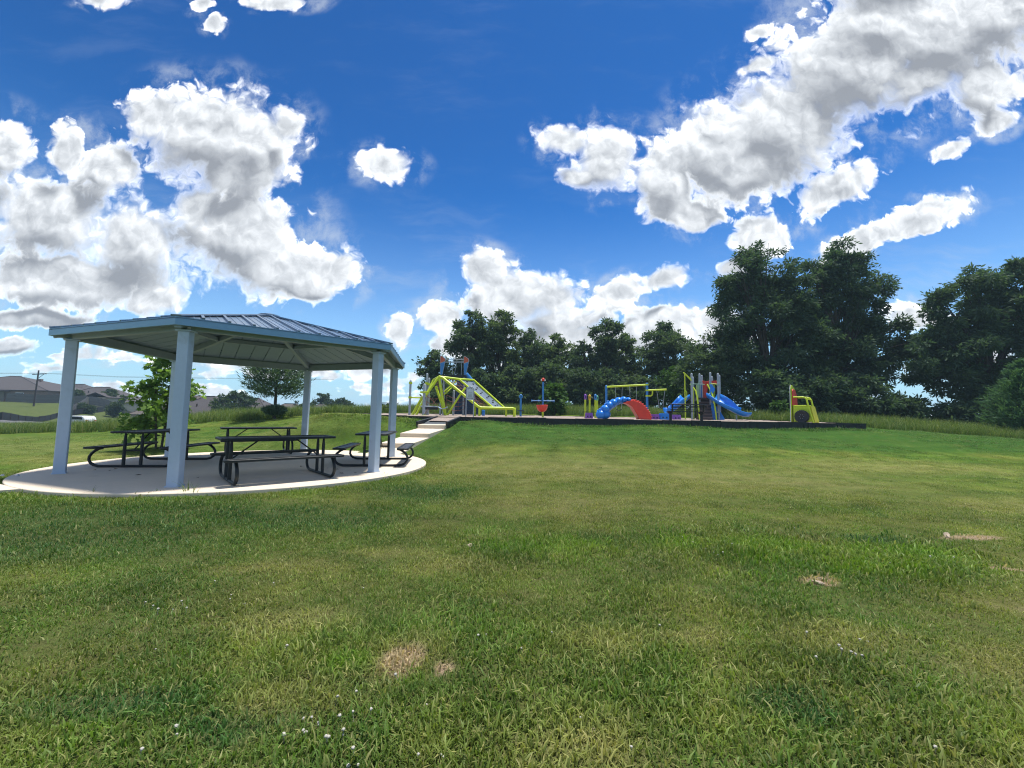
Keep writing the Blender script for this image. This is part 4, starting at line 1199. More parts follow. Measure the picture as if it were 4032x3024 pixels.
tubep('pole', [(-1.11, -.1, -.05), (-1.11, -.1, 2.45), (-1.13, -.1, 2.52)], .03, LIME, pt)
tubep('arm', [(-1.17, -.1, 2.53), (-.72, -.02, 2.11)], .032, LIME, pt); tubep('arm', [(-1.08, -.1, 2.47), (-.72, -.02, 2.17)], .02, LIME, pt)
tubep('loop_handle', [(-1.09, -.12, 1.55), (-1.03, -.14, 1.45), (-1.03, -.14, 1.15), (-1.09, -.12, 1.05)], .02, LIME, pt)
for x, z in ((.73, .42),): MB().cyl((x, .15, z - .02), (x, .15, z + .02), .11).build('flange', GREYP, pt, smooth=40)
# slide trough swept along a path
def trough(path, w, h, th=.03):
    m = MB(); rows = []
    for i, (p, rollv) in enumerate(path):
        p = Vector(p)
        a = Vector(path[max(0, i - 1)][0]); b = Vector(path[min(len(path) - 1, i + 1)][0])
        t = (b - a).normalized(); s = t.cross(Vector((0, 0, 1))).normalized(); u = s.cross(t).normalized()
        s, u = s * cos(rollv) + u * sin(rollv), u * cos(rollv) - s * sin(rollv)
        prof = []
        for k in range(9):
            an = pi * k / 8
            prof.append(p - s * w * cos(an) + u * h * (1 - sin(an) ** .8))
        rows.append(prof)
    n = len(rows[0]); vs = [q for r_ in rows for q in r_]
    return m.add(vs, [(i * n + k, i * n + k + 1, (i + 1) * n + k + 1, (i + 1) * n + k) for i in range(len(rows) - 1) for k in range(n - 1)])
def slide(path, w, h, name):
    o = trough(path, w, h).build(name, BLUE, pt, smooth=60)
    s = o.modifiers.new('solid', 'SOLIDIFY'); s.thickness = .035; s.offset = 0
    return o
slide([((.58, .55, 1.17), 0), ((.66, .25, 1.06), -.15), ((.80, -.05, .88), -.35), ((1.02, -.25, .68), -.5), ((1.30, -.32, .48), -.55), ((1.58, -.28, .33), -.5), ((1.82, -.20, .26), -.45), ((2.04, -.12, .25), -.4)], .36, .33, 'slide')
tubep('slide_leg', [(1.55, -.25, -.05), (1.55, -.25, .30)], .04, GREYP, pt)
slide([((-.72, .55, 1.12), 0), ((-.95, .45, .95), 0), ((-1.2, .4, .74), 0), ((-1.45, .4, .52), 0), ((-1.7, .4, .36), 0), ((-1.98, .4, .33), 0)], .32, .30, 'slide')
MB().prism([(.47, 0), (1.17, 0), (1.15, .12), (.98, .40), (.86, .62), (.66, .80), (.47, .95)], 'y', .22, .30).build('blue_skirt', BLUE, pt, bevel=.02)

# ---------------------------------------------------------------- toy truck
tk = thing('toy_truck', 'lime play truck with one black tyre and a tall red-backed front panel', 'play truck', (12.50, 18.62, MZ(18.5)), radians(-50.7))
Lc = [(.0, .02), (.70, .02), (.56, .74), (.0, .74)]
sd = MB().prism([(.05, .03), (.74, .03), (.585, .72), (.05, .72)], 'y', .0, .03).build('side_panel', LIME, tk, bevel=.008)
MB().box((.33, -.008, .60), (.46, .016, .05)).build('moulding', LIME, sd, bevel=.006)
MB().prism([(.05, .03), (.74, .03), (.585, .72), (.05, .72)], 'y', .62, .65).build('side_panel', LIME, tk, bevel=.008)
for y in (.01, .64):
    tubep('roof_bar', [(.06, y, 1.13), (.40, y, 1.13), (.50, y, 1.10), (.56, y, 1.02), (.64, y, .60), (.80, y, -.05)], .034, LIME, tk)
    tubep('sill_bar', [(.06, y, .745), (.60, y, .745)], .026, LIME, tk)
tubep('cross_bar', [(.56, .01, 1.03), (.56, .64, 1.03)], .028, LIME, tk)
fp = MB().prism([(-.02, 0), (.67, 0), (.67, .9), (.62, 1.25), (.42, 1.52), (.20, 1.66), (.06, 1.67), (-.02, 1.5)], 'x', -.035, .0).build('front_panel', LIME, tk, bevel=.01)
MB().prism([(-.03, 0), (.66, 0), (.66, .9), (.61, 1.25), (.41, 1.53), (.19, 1.68), (.05, 1.69), (-.03, 1.5)], 'x', -.065, -.04).build('front_trim', WHITE, tk)
MB().prism([(.02, .76), (.60, .76), (.58, 1.18), (.38, 1.44), (.10, 1.50), (.02, 1.42)], 'x', .003, .05).build('red_back', RED, tk, bevel=.015)
MB().box((.10, .33, .40), (.16, .5, .70)).build('seat', mat('seat_brown', (.20, .09, .05), .6), tk, bevel=.03)
MB().prism([(.76, .02), (.84, .02), (.70, .72), (.62, .72)], 'y', .06, .62).build('tailgate', mat('olive_yellow', (.46, .46, .02), .5), tk)
MB().box((.40, .3, .0), (.8, .6, .04)).build('floor', mat('rust', (.25, .07, .04), .7), tk)
RX = Matrix.Rotation(radians(90), 3, 'X')
ty = MB(); N_ = 36; prof = [(.10, .03), (.155, .055), (.20, .075), (.25, .075), (.27, .045), (.275, 0.0), (.27, -.045), (.25, -.06), (.10, -.06)]
for rr, d in prof: pass
vs = [(.385 + rr * cos(2 * pi * k / N_), -.07 - d, .27 + rr * sin(2 * pi * k / N_)) for rr, d in prof for k in range(N_)]
ty.add(vs, [(i * N_ + k, i * N_ + (k + 1) % N_, (i + 1) * N_ + (k + 1) % N_, (i + 1) * N_ + k) for i in range(len(prof) - 1) for k in range(N_)])
to = ty.build('tyre', TYRE, tk, smooth=40)
m = MB()
for k in range(24):
    a = 2 * pi * k / 24; m.box((.385 + .268 * cos(a), -.07, .27 + .268 * sin(a)), (.03, .13, .022), M=Matrix.Rotation(-a, 3, 'Y'))
m.build('tread', TYRE, to)['kind'] = 'stuff'
wh = MB()
wh.prism([(.385 + .12 * cos(2 * pi * k / 20), .27 + .12 * sin(2 * pi * k / 20)) for k in range(20)], 'y', -.105, -.04)
wh.prism([(.385 + .035 * cos(2 * pi * k / 12), .27 + .035 * sin(2 * pi * k / 12)) for k in range(12)], 'y', -.125, -.10)
wh.build('wheel_disc', TYRE, tk, smooth=30)
m = MB()
for k in range(6):
    a = 2 * pi * k / 6; m.ball((.385 + .085 * cos(a), -.108, .27 + .085 * sin(a)), .014, 6, 4)
m.build('lug_nuts', GREYP, tk)

# ---------------------------------------------------------------- park benches
def bench(name, lab, x, y, z, rz, W_=1.68, s=1.0):
    t = thing(name, lab, 'bench', (x, y, z), rz)
    hw = W_ / 2
    for i, yy in enumerate((-.02, .09, .20, .31)):
        MB().box((0, yy, .385 + .006 * i), (W_ - .12, .085, .028)).build('seat_slat', BLACK, t)
    for zz in (.47, .565, .62):
        MB().box((0, -.09 - (zz - .45) * .25, zz), (W_ - .2, .02, .030)).build('back_slat', BLACK, t)
    tubep('back_rail', [(-hw, .02, .55), (-hw - .0, -.08, .66), (-hw + .06, -.16, .70), (hw - .06, -.16, .70), (hw, -.08, .66), (hw, .02, .55)], .026, BLACK, t)
    for sgn in (-1, 1):
        xx = sgn * (hw - .17)
        tubep('end_frame', [(xx, -.16, .69), (xx, -.12, .45), (xx, -.05, .36), (xx, .32, .36)], .034, BLACK, t)
        MB().beam((xx, .10, .30), (xx, .10, -.06), .09, .09, up=(0, 1, 0)).build('leg', BLACK, t)
        MB().box((xx, .10, .325), (.12, .26, .05)).build('gusset', BLACK, t)
    return t
bench('park_bench', 'black slatted park bench facing the stairs of the play tower', 7.55, 18.0, MZ(18), 0)
bench('park_bench', 'black park bench on the grass left of the climbing dome, seen past a shelter post', -9.0, 29.6, gz(-9.0, 29.6), 0, 1.1)
# ---------------------------------------------------------------- foliage
def leaf_mat(name, dark, light, trans=0.3, rough=.65):
    m = bpy.data.materials.new(name); m.use_nodes = True
    t = m.node_tree; t.nodes.clear(); N = NT(t)
    out = N.n('ShaderNodeOutputMaterial')
    at = N.n('ShaderNodeAttribute', attribute_name='tone')
    c = N.mix(at.outputs['Fac'], dark, light)
    df = N.n('ShaderNodeBsdfPrincipled'); N.l(c, df.inputs['Base Color'])
    df.inputs['Roughness'].default_value = rough; df.inputs['Specular IOR Level'].default_value = .10
    tr = N.n('ShaderNodeBsdfTranslucent'); N.l(N.mix(1.0, c, (1.2, 1.3, .6), 'MULTIPLY'), tr.inputs['Color'])
    mx = N.n('ShaderNodeMixShader'); mx.inputs[0].default_value = trans
    N.l(df.outputs[0], mx.inputs[1]); N.l(tr.outputs[0], mx.inputs[2]); N.l(mx.outputs[0], out.inputs[0])
    return m
OAK = leaf_mat('oak_leaf', (.050, .090, .056), (.112, .160, .092), .40)
OAK2 = leaf_mat('elm_leaf', (.058, .100, .050), (.130, .180, .085), .42)
PECAN = leaf_mat('pecan_leaf', (.042, .082, .055), (.096, .146, .086), .40)
SYC = leaf_mat('sycamore_leaf', (.10, .18, .042), (.21, .33, .09), .42)
PINE = leaf_mat('pine_needle', (.07, .125, .08), (.15, .215, .14), .25)
BUSHY = leaf_mat('bush_leaf', (.035, .085, .022), (.085, .165, .040))
CEDAR = leaf_mat('cedar_leaf', (.060, .130, .065), (.125, .225, .11), .3)
FARL = leaf_mat('far_leaf', (.040, .070, .040), (.075, .110, .055))

def unit(v): return v / np.maximum(1e-6, np.linalg.norm(v, axis=-1, keepdims=True))
def leaves(centres, dirs, size, droop, width=.45, jit=.35, rng=RNG):
    """one kite-shaped leaf spray per centre; returns (verts, quads)"""
    n = len(centres)
    a = unit(dirs + rng.normal(0, jit, (n, 3)) + np.array([0, 0, -droop]))
    b = unit(np.cross(a, rng.normal(0, 1, (n, 3))))
    s = size * rng.uniform(.65, 1.35, (n, 1))
    nrm = np.cross(a, b)
    p0 = centres - a * s * .5; p2 = centres + a * s * .5 - nrm * s * .10
    p1 = centres + b * s * width * .5 - nrm * s * .03; p3 = centres - b * s * width * .5 - nrm * s * .03
    co = np.stack([p0, p1, p2, p3], 1).reshape(-1, 3)
    q = np.arange(4 * n).reshape(n, 4)
    return co, q
def crown_points(lumps, n, per, spread, rng, hollow=.45):
    """cluster centres in a union of ellipsoids, biased outward; `per` leaves around each"""
    L0 = np.array(lumps, float); L_ = []
    for i, l in enumerate(L0):          # every lump breaks up into smaller leafy boughs
        k = 11
        d = unit(rng.normal(0, 1, (k, 3)) + np.array([0, 0, .15])); rr = rng.uniform(.52, 1.0, (k, 1))
        sc = rng.uniform(.30, .52, k)
        for j in range(k): L_.append((*(l[:3] + d[j] * rr[j] * l[3:6]), *(l[3:6] * sc[j] * np.array([1.0, 1.0, .95]))))
    L_ = np.array(L_)
    w = (L_[:, 3] * L_[:, 4] * L_[:, 5]) ** (2 / 3); w = w / w.sum()
    k = rng.choice(len(L_), n // per, p=w)
    d = unit(rng.normal(0, 1, (len(k), 3)))
    ph = (k * 1.7)[:, None]
    wob = 1 + .20 * np.sin(5 * d[:, :1] + ph) * np.sin(4 * d[:, 1:2] + 2 * ph) + .14 * np.sin(9 * d[:, 2:3] + 3 * ph)
    rad = (.25 + .75 * rng.random((len(k), 1)) ** .6) * wob
    c = L_[k, :3] + d * rad * L_[k, 3:6]
    cc = np.repeat(c, per, 0) + rng.normal(0, spread * .62, (len(k) * per, 3)) * np.array([1, 1, .65])
    dd = np.repeat(d, per, 0)
    dd = unit(dd + unit(cc - np.repeat(c, per, 0)) * .9)
    bough = rng.normal(.45, .16, len(L_))
    tone = np.clip(np.repeat(bough[k] + rng.normal(0, .12, len(k)), per) + rng.normal(0, .14, len(cc)), 0, 1)
    return cc, dd, tone
def limb_tubes(m, base, lumps, r0, rng, lean=0.0, fork=.35):
    """trunk that forks into tapered limbs reaching into the lumps"""
    L_ = np.array(lumps, float)
    zb = base[2]; top = L_[:, 2].max()
    fz = zb + (top - zb) * fork
    fp = Vector((base[0] + lean * .4, base[1], fz))
    b = Vector(base)
    mid = b.lerp(fp, .5) + Vector((rng.normal(0, .06), rng.normal(0, .06), 0))
    m.tube([b - Vector((0, 0, .3)), b + Vector((0, 0, .05)), mid, fp], [r0 * 1.5, r0 * 1.12, r0 * .9, r0 * .72], 9)
    for l in L_:
        tip = Vector(l[:3]) + Vector((0, 0, l[5] * .35))
        ctrl = fp.lerp(tip, .5) + Vector((rng.normal(0, .25), rng.normal(0, .25), (tip - fp).length * .10))
        r = r0 * .5
        pts = [fp - Vector((0, 0, .15)), fp.lerp(ctrl, .55), ctrl, ctrl.lerp(tip, .55), tip]
        m.tube(pts, [r, r * .8, r * .6, r * .38, r * .1], 6)
        for _ in range(5):      # side branches
            t = rng.uniform(.3, .95)
            s = fp.lerp(ctrl, t * 1.4) if t < .7 else ctrl.lerp(tip, (t - .7) * 3)
            e = Vector(l[:3]) + Vector(tuple(unit(rng.normal(0, 1, 3)) * l[3:6] * .85))
            k = s.lerp(e, .5) + Vector((0, 0, .15))
            m.tube([s, k, e], [r * .30, r * .2, r * .06], 5)
def tree(name, label, cat, base, lumps, n, size, m_leaf, r0=.2, droop=.25, per=12, spread=.28, seed=1, group=None, fork=.3, width=.45, hollow=.35, lean=0):
    rng = np.random.default_rng(seed)
    t = thing(name, label, cat, base, 0, group)
    loc = [(l[0], l[1], l[2], l[3], l[4], l[5]) for l in lumps]
    m = MB(); limb_tubes(m, (0, 0, 0), loc, r0, rng, lean, fork); m.build('trunk', BARK, t, smooth=60)
    cc, dd, tone = crown_points(loc, n, per, spread, rng, hollow)
    co, q = leaves(cc, dd, size, droop, width, rng=rng)
    np_mesh('crown', co, q, m_leaf, t, tone=tone)
    return t
def rand_lumps(h, cr, z0, k, seed, flat=.8):
    """irregular crown: lumps between z0 and h with overall radius cr"""
    rng = np.random.default_rng(seed); out = []
    for i in range(k):
        f = (i + .5) / k
        z = z0 + (h - z0) * (.12 + .80 * f)
        rr = cr * (math.sin(pi * (.18 + .74 * f)) ** .8)
        a = i * 2.4 + rng.uniform(-.5, .5)
        d = rr * rng.uniform(.30, .62) * (1 if f < .9 else .3)
        lr = rr * rng.uniform(.42, .60)
        out.append((d * cos(a), d * sin(a) * .9, min(z, h - lr * .7), lr, lr, lr * flat))
    return out
# the wood behind the playground (x, y, height, crown radius, crown start, leaves, label)
WOOD = [
 (-7.6, 40, 6.3, 2.1, 1.4, 5200, 'thin open tree at the left end of the wood, sky showing through'),
 (-4.2, 42, 10.9, 2.9, 1.8, 12000, 'tall spreading tree of the wood just left of the lookout tower'),
 (-1.2, 43, 11.3, 2.7, 1.5, 13000, 'tallest leafy tree at the left of the wood, right of the lookout tower'),
 (1.9, 44, 9.4, 2.4, 1.0, 10000, 'mid-height tree of the wood above the blue spinning pole'),
 (4.6, 45, 9.0, 2.9, 1.0, 11000, 'rounded tree of the wood above the red bowl spinner'),
 (7.2, 43, 7.8, 2.0, .8, 9000, 'lower tree of the wood above the coloured play posts'),
 (9.7, 42.5, 10.2, 2.6, 1.0, 12000, 'domed tree of the wood above the left swing post'),
 (12.0, 44.5, 9.0, 2.3, 1.0, 9000, 'thinner tree of the wood above the arch climber'),
 (15.2, 42, 9.7, 3.1, 2.2, 12000, 'separate round tree at the right end of the wood above the swing arm'),
]
for i, (x, y, h, cr, z0, n, lab) in enumerate(WOOD):
    b = (x, y, gz(x, y))
    tree('oak_tree', lab, 'tree', b, rand_lumps(h, cr, z0, 12, 40 + i), n, .32, (OAK, OAK, OAK2, OAK, OAK2, OAK, OAK, OAK2, OAK)[i], .22, .15, 14, .30, 100 + i, 'trees of the wood behind the playground', .28)
SHR = [(-6.2, 38.5, 2.6, 1.9, 'shrub below the thin open tree at the wood edge'), (-3.0, 38.5, 3.8, 2.2, 'dark shrub at the wood edge behind the climbing dome'), (.2, 39, 4.6, 2.4, 'dark shrub at the wood edge behind the climbing wall'),
       (3.2, 39, 4.8, 2.4, 'dark shrub at the wood edge behind the red bowl spinner'), (6.3, 39, 4.2, 2.3, 'dark shrub at the wood edge behind the coloured play posts'), (9.2, 39.5, 4.2, 2.3, 'dark shrub at the wood edge behind the arch climber'),
       (12.2, 39, 3.4, 2.1, 'dark shrub at the wood edge behind the right swing post'), (1.7, 41, 4.4, 2.3, 'dark shrub at the wood edge between the blue spinning pole and the bowl spinner')]
for i, (x, y, h, cr, lab) in enumerate(SHR):
    tree('shrub', lab, 'shrub', (x, y, gz(x, y)), rand_lumps(h, cr, .0, 8, 80 + i, 1.0), 8000, .32, OAK, .10, .2, 12, .26, 200 + i, 'shrubs along the edge of the wood', .15)
tree('shrub', 'lighter green leafy shrub right of the swing arm', 'shrub', (14.6, 36.5, gz(14.6, 36.5)), rand_lumps(4.3, 2.4, .0, 8, 91, 1.1), 9000, .26, BUSHY, .08, .1, 12, .24, 231, None, .15)
# big pecans on the right
def pecan(lab, x, y, lumps, n, seed, r0=.34, fork=.22, lean=0):
    g_ = gz(x, y)
    lumps = [(a, b, c, d * .95, e * .95, f * .92) for a, b, c, d, e, f in lumps]
    tree('pecan_tree', lab, 'tree', (x, y, g_), lumps, int(n * 1.5), .29, PECAN, r0, .35, 18, .30, seed, 'big dark trees on the right', fork, .34, .3, lean)
pecan('tall dark tree with two leafy peaks, its left peak, behind the play tower slide', 19.6, 31.5,
      [(-.5, 0, 12.7, 1.6, 1.5, 1.3), (-2.5, 0, 10.3, 1.5, 1.4, 1.3), (1.8, 0, 9.9, 1.6, 1.5, 1.4), (-1.7, 0, 11.4, 1.6, 1.5, 1.2), (.6, 0, 11.0, 1.6, 1.6, 1.5), (-2.2, .3, 9.2, 2.0, 1.8, 1.6), (1.0, -.3, 8.8, 2.3, 2.0, 1.9), (-3.0, 0, 6.9, 2.2, 2.0, 1.8), (-.8, -.6, 7.0, 2.3, 2.0, 1.9), (1.7, 0, 6.4, 2.2, 2, 1.8), (-2.3, 0, 4.4, 2.0, 1.9, 1.6), (.3, -.5, 4.2, 2.2, 2, 1.7), (2.2, 0, 3.8, 1.8, 1.8, 1.5), (2.7, .4, 8.0, 1.8, 1.6, 1.6), (3.0, .4, 5.4, 2.0, 1.8, 1.7), (-.6, .8, 9.6, 1.8, 1.6, 1.6), (-3.4, .3, 3.0, 1.6, 1.5, 1.4)], 38000, 301)
pecan('tall dark tree behind the toy truck, right peak of the pair', 25.2, 32.0,
      [(.9, 0, 13.3, 1.6, 1.5, 1.2), (2.9, 0, 10.5, 1.5, 1.4, 1.3), (-1.3, 0, 11.7, 1.4, 1.3, 1.2), (.1, 0, 12.4, 1.5, 1.5, 1.3), (1.9, .2, 11.8, 1.6, 1.5, 1.1), (-.9, 0, 10.2, 1.7, 1.7, 1.4), (.9, 0, 9.6, 2.2, 2.0, 1.7), (2.4, 0, 8.5, 1.6, 1.5, 1.3), (-1.2, -.3, 7.6, 2.2, 2.0, 1.8), (1.4, 0, 6.8, 2.2, 2.0, 1.7), (-2.2, -.6, 5.6, 2.2, 2, 1.6), (.4, -.5, 4.8, 2.4, 2, 1.7), (3.4, 0, 6.2, 2.0, 1.8, 1.4), (5.6, 0, 5.6, 2.1, 1.8, 1.3), (7.4, .3, 5.9, 1.7, 1.6, 1.2), (4.4, .2, 7.4, 1.6, 1.5, 1.2), (2.6, .3, 4.4, 1.9, 1.8, 1.5), (-.4, .6, 3.0, 2.2, 2, 1.5)], 40000, 302, .38)
pecan('dark leafy tree at the right edge of the frame', 34.0, 29.5,
      [(1.0, 0, 11.2, 1.5, 1.5, 1.3), (-.4, 0, 10.2, 1.8, 1.7, 1.5), (2.6, 0, 10.9, 1.9, 1.7, 1.5), (-3.0, 0, 9.0, 1.2, 1.1, 1.3), (-1.6, 0, 7.6, 2.1, 1.9, 1.6), (.8, -.4, 8.2, 2.2, 2.0, 1.7), (3.2, 0, 8.0, 2.3, 2.0, 1.9), (-3.6, 0, 5.8, 1.9, 1.8, 1.4), (-1.0, -.6, 5.5, 2.3, 2.0, 1.6), (1.8, -.5, 5.2, 2.4, 2.1, 1.7), (4.2, 0, 5.0, 2.2, 2, 1.8), (-4.6, 0, 4.6, 1.4, 1.4, 1.1), (-2.4, .2, 3.4, 2.0, 1.8, 1.6), (.6, -.3, 3.0, 2.3, 2, 1.7), (3.2, 0, 2.8, 2.3, 2, 1.7), (-.6, .8, 6.6, 2.2, 2, 1.8)], 46000, 303, .36)
t = tree('shrub', 'broad dark shrub with upright shoots left of the tall dark trees', 'shrub', (15.6, 31.0, gz(15.6, 31)),
     [(-.4, 0, 4.6, 1.7, 1.5, 1.5), (.9, 0, 5.4, 1.6, 1.5, 1.5), (-1.6, 0, 3.4, 1.6, 1.4, 1.3), (.2, -.3, 3.0, 1.9, 1.6, 1.5), (1.6, 0, 3.6, 1.7, 1.5, 1.4), (-1.2, 0, 1.8, 1.5, 1.4, 1.2), (.8, 0, 1.4, 1.6, 1.4, 1.2)], 14000, .26, OAK, .12, .0, 12, .26, 311, None, .15)
sh = MB(); rg = np.random.default_rng(5); lc = []; ld = []
for i in range(24):
    a = rg.uniform(-2.4, .6); p = Vector((a, rg.normal(0, .4), 5.2 + .5 * a + rg.normal(0, .3))); d = Vector((-.3 + rg.normal(0, .3), 0, 1)).normalized()
    e = p + d * rg.uniform(.9, 1.7); sh.tube([p, p.lerp(e, .5), e], [.02, .014, .004], 4)
    for j in range(26):
        lc.append(p.lerp(e, j / 25) + Vector(rg.normal(0, .05, 3))); ld.append(d + Vector(rg.normal(0, .5, 3)))
sh.build('shoots', BARK, t)
co, q = leaves(np.array(lc), np.array(ld), .15, 0, .35, rng=rg); np_mesh('shoot_leaves', co, q, OAK, t, tone=rg.uniform(.3, .9, len(q)))
UND = [(18.0, 29.0, 3.6, 2.2, 'dark undergrowth shrub right of the blue slide'), (21.2, 29.5, 3.8, 2.4, 'dark undergrowth shrub between the slide and the toy truck'), (24.4, 29.5, 3.6, 2.3, 'dark undergrowth shrub behind the toy truck'),
       (27.2, 29.5, 2.2, 1.9, 'dark undergrowth shrub right of the toy truck'), (30.2, 28.5, 1.9, 1.8, 'dark undergrowth shrub under the gap between the dark trees'), (33.2, 27.5, 3.4, 2.3, 'dark undergrowth shrub left of the pale pine'), (36.5, 28.0, 4.0, 2.5, 'dark undergrowth shrub behind the pale pine')]
for i, (x, y, h, cr, lab) in enumerate(UND):
    tree('shrub', lab, 'shrub', (x, y, gz(x, y)), rand_lumps(h, cr, -.2, 8, 120 + i, 1.0), 8500, .30, PECAN, .10, .3, 12, .28, 330 + i, 'undergrowth below the dark trees', .15, .38)
WEED = [(17.3, 26.8, 1.3, .8, 'pale leafy weed clump at the foot of the trees right of the slide'), (18.6, 27.0, 1.1, .8, 'yellow-green weed clump left of the toy truck')]
for i, (x, y, h, cr, lab) in enumerate(WEED):
    tree('weed_clump', lab, 'plant', (x, y, gz(x, y)), rand_lumps(h, cr, -.1, 6, 140 + i, 1.0), 1500, .22, BUSHY, .03, .1, 10, .2, 350 + i, None, .15, .4)
# conifers: whorls of needle tufts
def conifer(name, lab, base, h, r, seed, mt, z0=.8, low=None, n=9000, size=.24, tiers=11):
    rng = np.random.default_rng(seed)
    t = thing(name, lab, 'tree', base)
    m = MB(); m.tube([(0, 0, -.2), (.03, 0, h * .4), (0, 0, h * .97)], [.11, .075, .012], 8)
    cs, ds = [], []
    for i in range(tiers):
        f = i / (tiers - 1); z = z0 + (h - z0) * f
        rr = r * (1 - f) ** .75 * rng.uniform(.85, 1.1) + .12
        if i == 0: rr *= .75
        nb = max(4, int(9 * (1 - f) + 4))
        for j in range(nb):
            a = 2 * pi * (j + rng.uniform(0, .7)) / nb + i
            tip = Vector((cos(a) * rr, sin(a) * rr, z + rr * rng.uniform(.05, .45)))
            s = Vector((0, 0, z)); k = s.lerp(tip, .5) - Vector((0, 0, .06 * rr))
            m.tube([s, k, tip], [.028, .018, .006], 5)
            nl = int(n / tiers / nb)
            u = rng.uniform(.25, 1.03, nl) ** .8
            S, K, T = map(np.array, (s, k, tip))
            p = ((1 - u) ** 2)[:, None] * S + (2 * u * (1 - u))[:, None] * K + (u ** 2)[:, None] * T
            p = p + rng.normal(0, .13 * (rr / r + .5), (nl, 3))
            cs.append(p); ds.append(np.tile(unit(T - S) + np.array([0, 0, .35]), (nl, 1)))
    if low:
        zc, lr = low
        d = unit(rng.normal(0, 1, (1800, 3))); p = d * rng.random((1800, 1)) ** .5 * np.array([lr, lr, lr * .42]) + np.array([0, 0, zc])
        cs.append(p); ds.append(d + np.array([0, 0, .3]))
        for j in range(8): m.tube([(0, 0, zc - .1), (lr * .8 * cos(j * .8), lr * .8 * sin(j * .8), zc + .1)], [.03, .006], 5)
    m.build('trunk', BARK, t, smooth=60)
    cs = np.concatenate(cs); ds = np.concatenate(ds)
    co, q = leaves(cs, ds, size, -.1, .16, .45, rng)
    np_mesh('crown', co, q, mt, t, tone=np.clip(rng.normal(.45, .25, len(q)), 0, 1))
    return t
conifer('pine_tree', 'young pine standing behind the shelter, its lowest bough tuft near the ground', (-14.72, 26.0, gz(-14.72, 26.0)), 5.5, 1.95, 401, PINE, 1.55, (.55, .70), 11500, .30, 10)
conifer('pine_tree', 'pale green young pine at the right edge of the frame', (26.9, 21.8, gz(26.9, 21.8) - .1), 4.0, 1.75, 402, CEDAR, .4, None, 14000, .26, 12)
# sycamore sapling beside the slab and a bush behind the bowl spinner: single large leaves
def sapling(name, lab, cat, base, h, r, seed, n, size, mt, stems=4, prof=None):
    rng = np.random.default_rng(seed); t = thing(name, lab, cat, base)
    m = MB(); cs, ds = [], []
    prof = prof or (lambda f: math.sin(pi * (.16 + .80 * f)) ** .9)
    for s in range(stems):
        a0 = s * 2 * pi / stems; p = Vector((.09 * cos(a0), .09 * sin(a0), -.1)); lean = Vector((.10 * cos(a0), .10 * sin(a0), 1))
        top = h * rng.uniform(.80, 1.0) if s else h
        m.tube([p, p + lean * top * .5, p + Vector((lean.x * top * .8, lean.y * top * .8, top * .97))], [.03, .02, .004], 6)
    nb = 70
    for b in range(nb):
        f = rng.uniform(.10, 1.0); z = h * f; rr = r * prof(f) * rng.uniform(.55, 1.08)
        a = rng.uniform(0, 2 * pi); s = Vector((.05 * cos(a), .05 * sin(a), z * .92)); e = Vector((rr * cos(a), rr * sin(a), z + .12 * rr))
        m.tube([s, s.lerp(e, .5) + Vector((0, 0, .05)), e], [.012, .008, .003], 4)
        k = n // nb
        u = rng.uniform(.25, 1.05, k)[:, None]
        cs.append(np.array(s) * (1 - u) + np.array(e) * u + rng.normal(0, .09, (k, 3))); ds.append(np.tile(unit(np.array(e - s)), (k, 1)))
    m.build('stems', BARK, t, smooth=60)
    cs = np.concatenate(cs); ds = np.concatenate(ds); nL = len(cs)
    # lobed five-point leaves
    a = unit(ds + rng.normal(0, .7, (nL, 3)) + np.array([0, 0, -.35])); bb = unit(np.cross(a, np.array([0, 0, 1.0]) + rng.normal(0, .7, (nL, 3)))); nn_ = np.cross(a, bb)
    sz = size * rng.uniform(.6, 1.25, (nL, 1))
    shape = [(0, 0), (.22, .46), (.42, .25), (.68, .50), (.70, .16), (1.0, 0), (.70, -.16), (.68, -.50), (.42, -.25), (.22, -.46)]
    co = np.stack([cs + a * sz * x + bb * sz * y - nn_ * sz * .25 * abs(y) - np.array([0, 0, 1]) * sz * .15 * x * x for x, y in shape], 1)
    nv_ = len(shape); co = co.reshape(-1, 3); base_i = np.arange(nL)[:, None] * nv_
    tri = np.array([(0, 1, 2, 8), (0, 8, 9, 9), (2, 3, 4, 8), (4, 5, 6, 8), (6, 7, 8, 8)])
    tri = np.array([(0, 2, 1), (0, 8, 2), (0, 9, 8), (2, 4, 3), (2, 8, 4), (4, 8, 6), (4, 6, 5), (6, 8, 7)])
    q = (base_i[:, :, None] + tri[None]).reshape(-1, 3)
    tone = np.repeat(np.clip(rng.normal(.45, .25, nL), 0, 1), len(tri))
    np_mesh('crown', co, q, mt, t, tone=tone)
    return t
sapling('sycamore_sapling', 'bright green broad-leaved sapling beyond the left side of the slab', 'tree', (-12.2, 14.6, gz(-12.2, 14.6)), 3.3, 1.08, 501, 1900, .18, SYC, 4)
sapling('leafy_bush', 'rounded bright green bush behind the red bowl spinner', 'bush', (3.05, 30.2, gz(3.05, 30.2)), 2.15, .95, 502, 900, .30, BUSHY, 5, lambda f: math.sin(pi * (.25 + .66 * f)) ** .7)
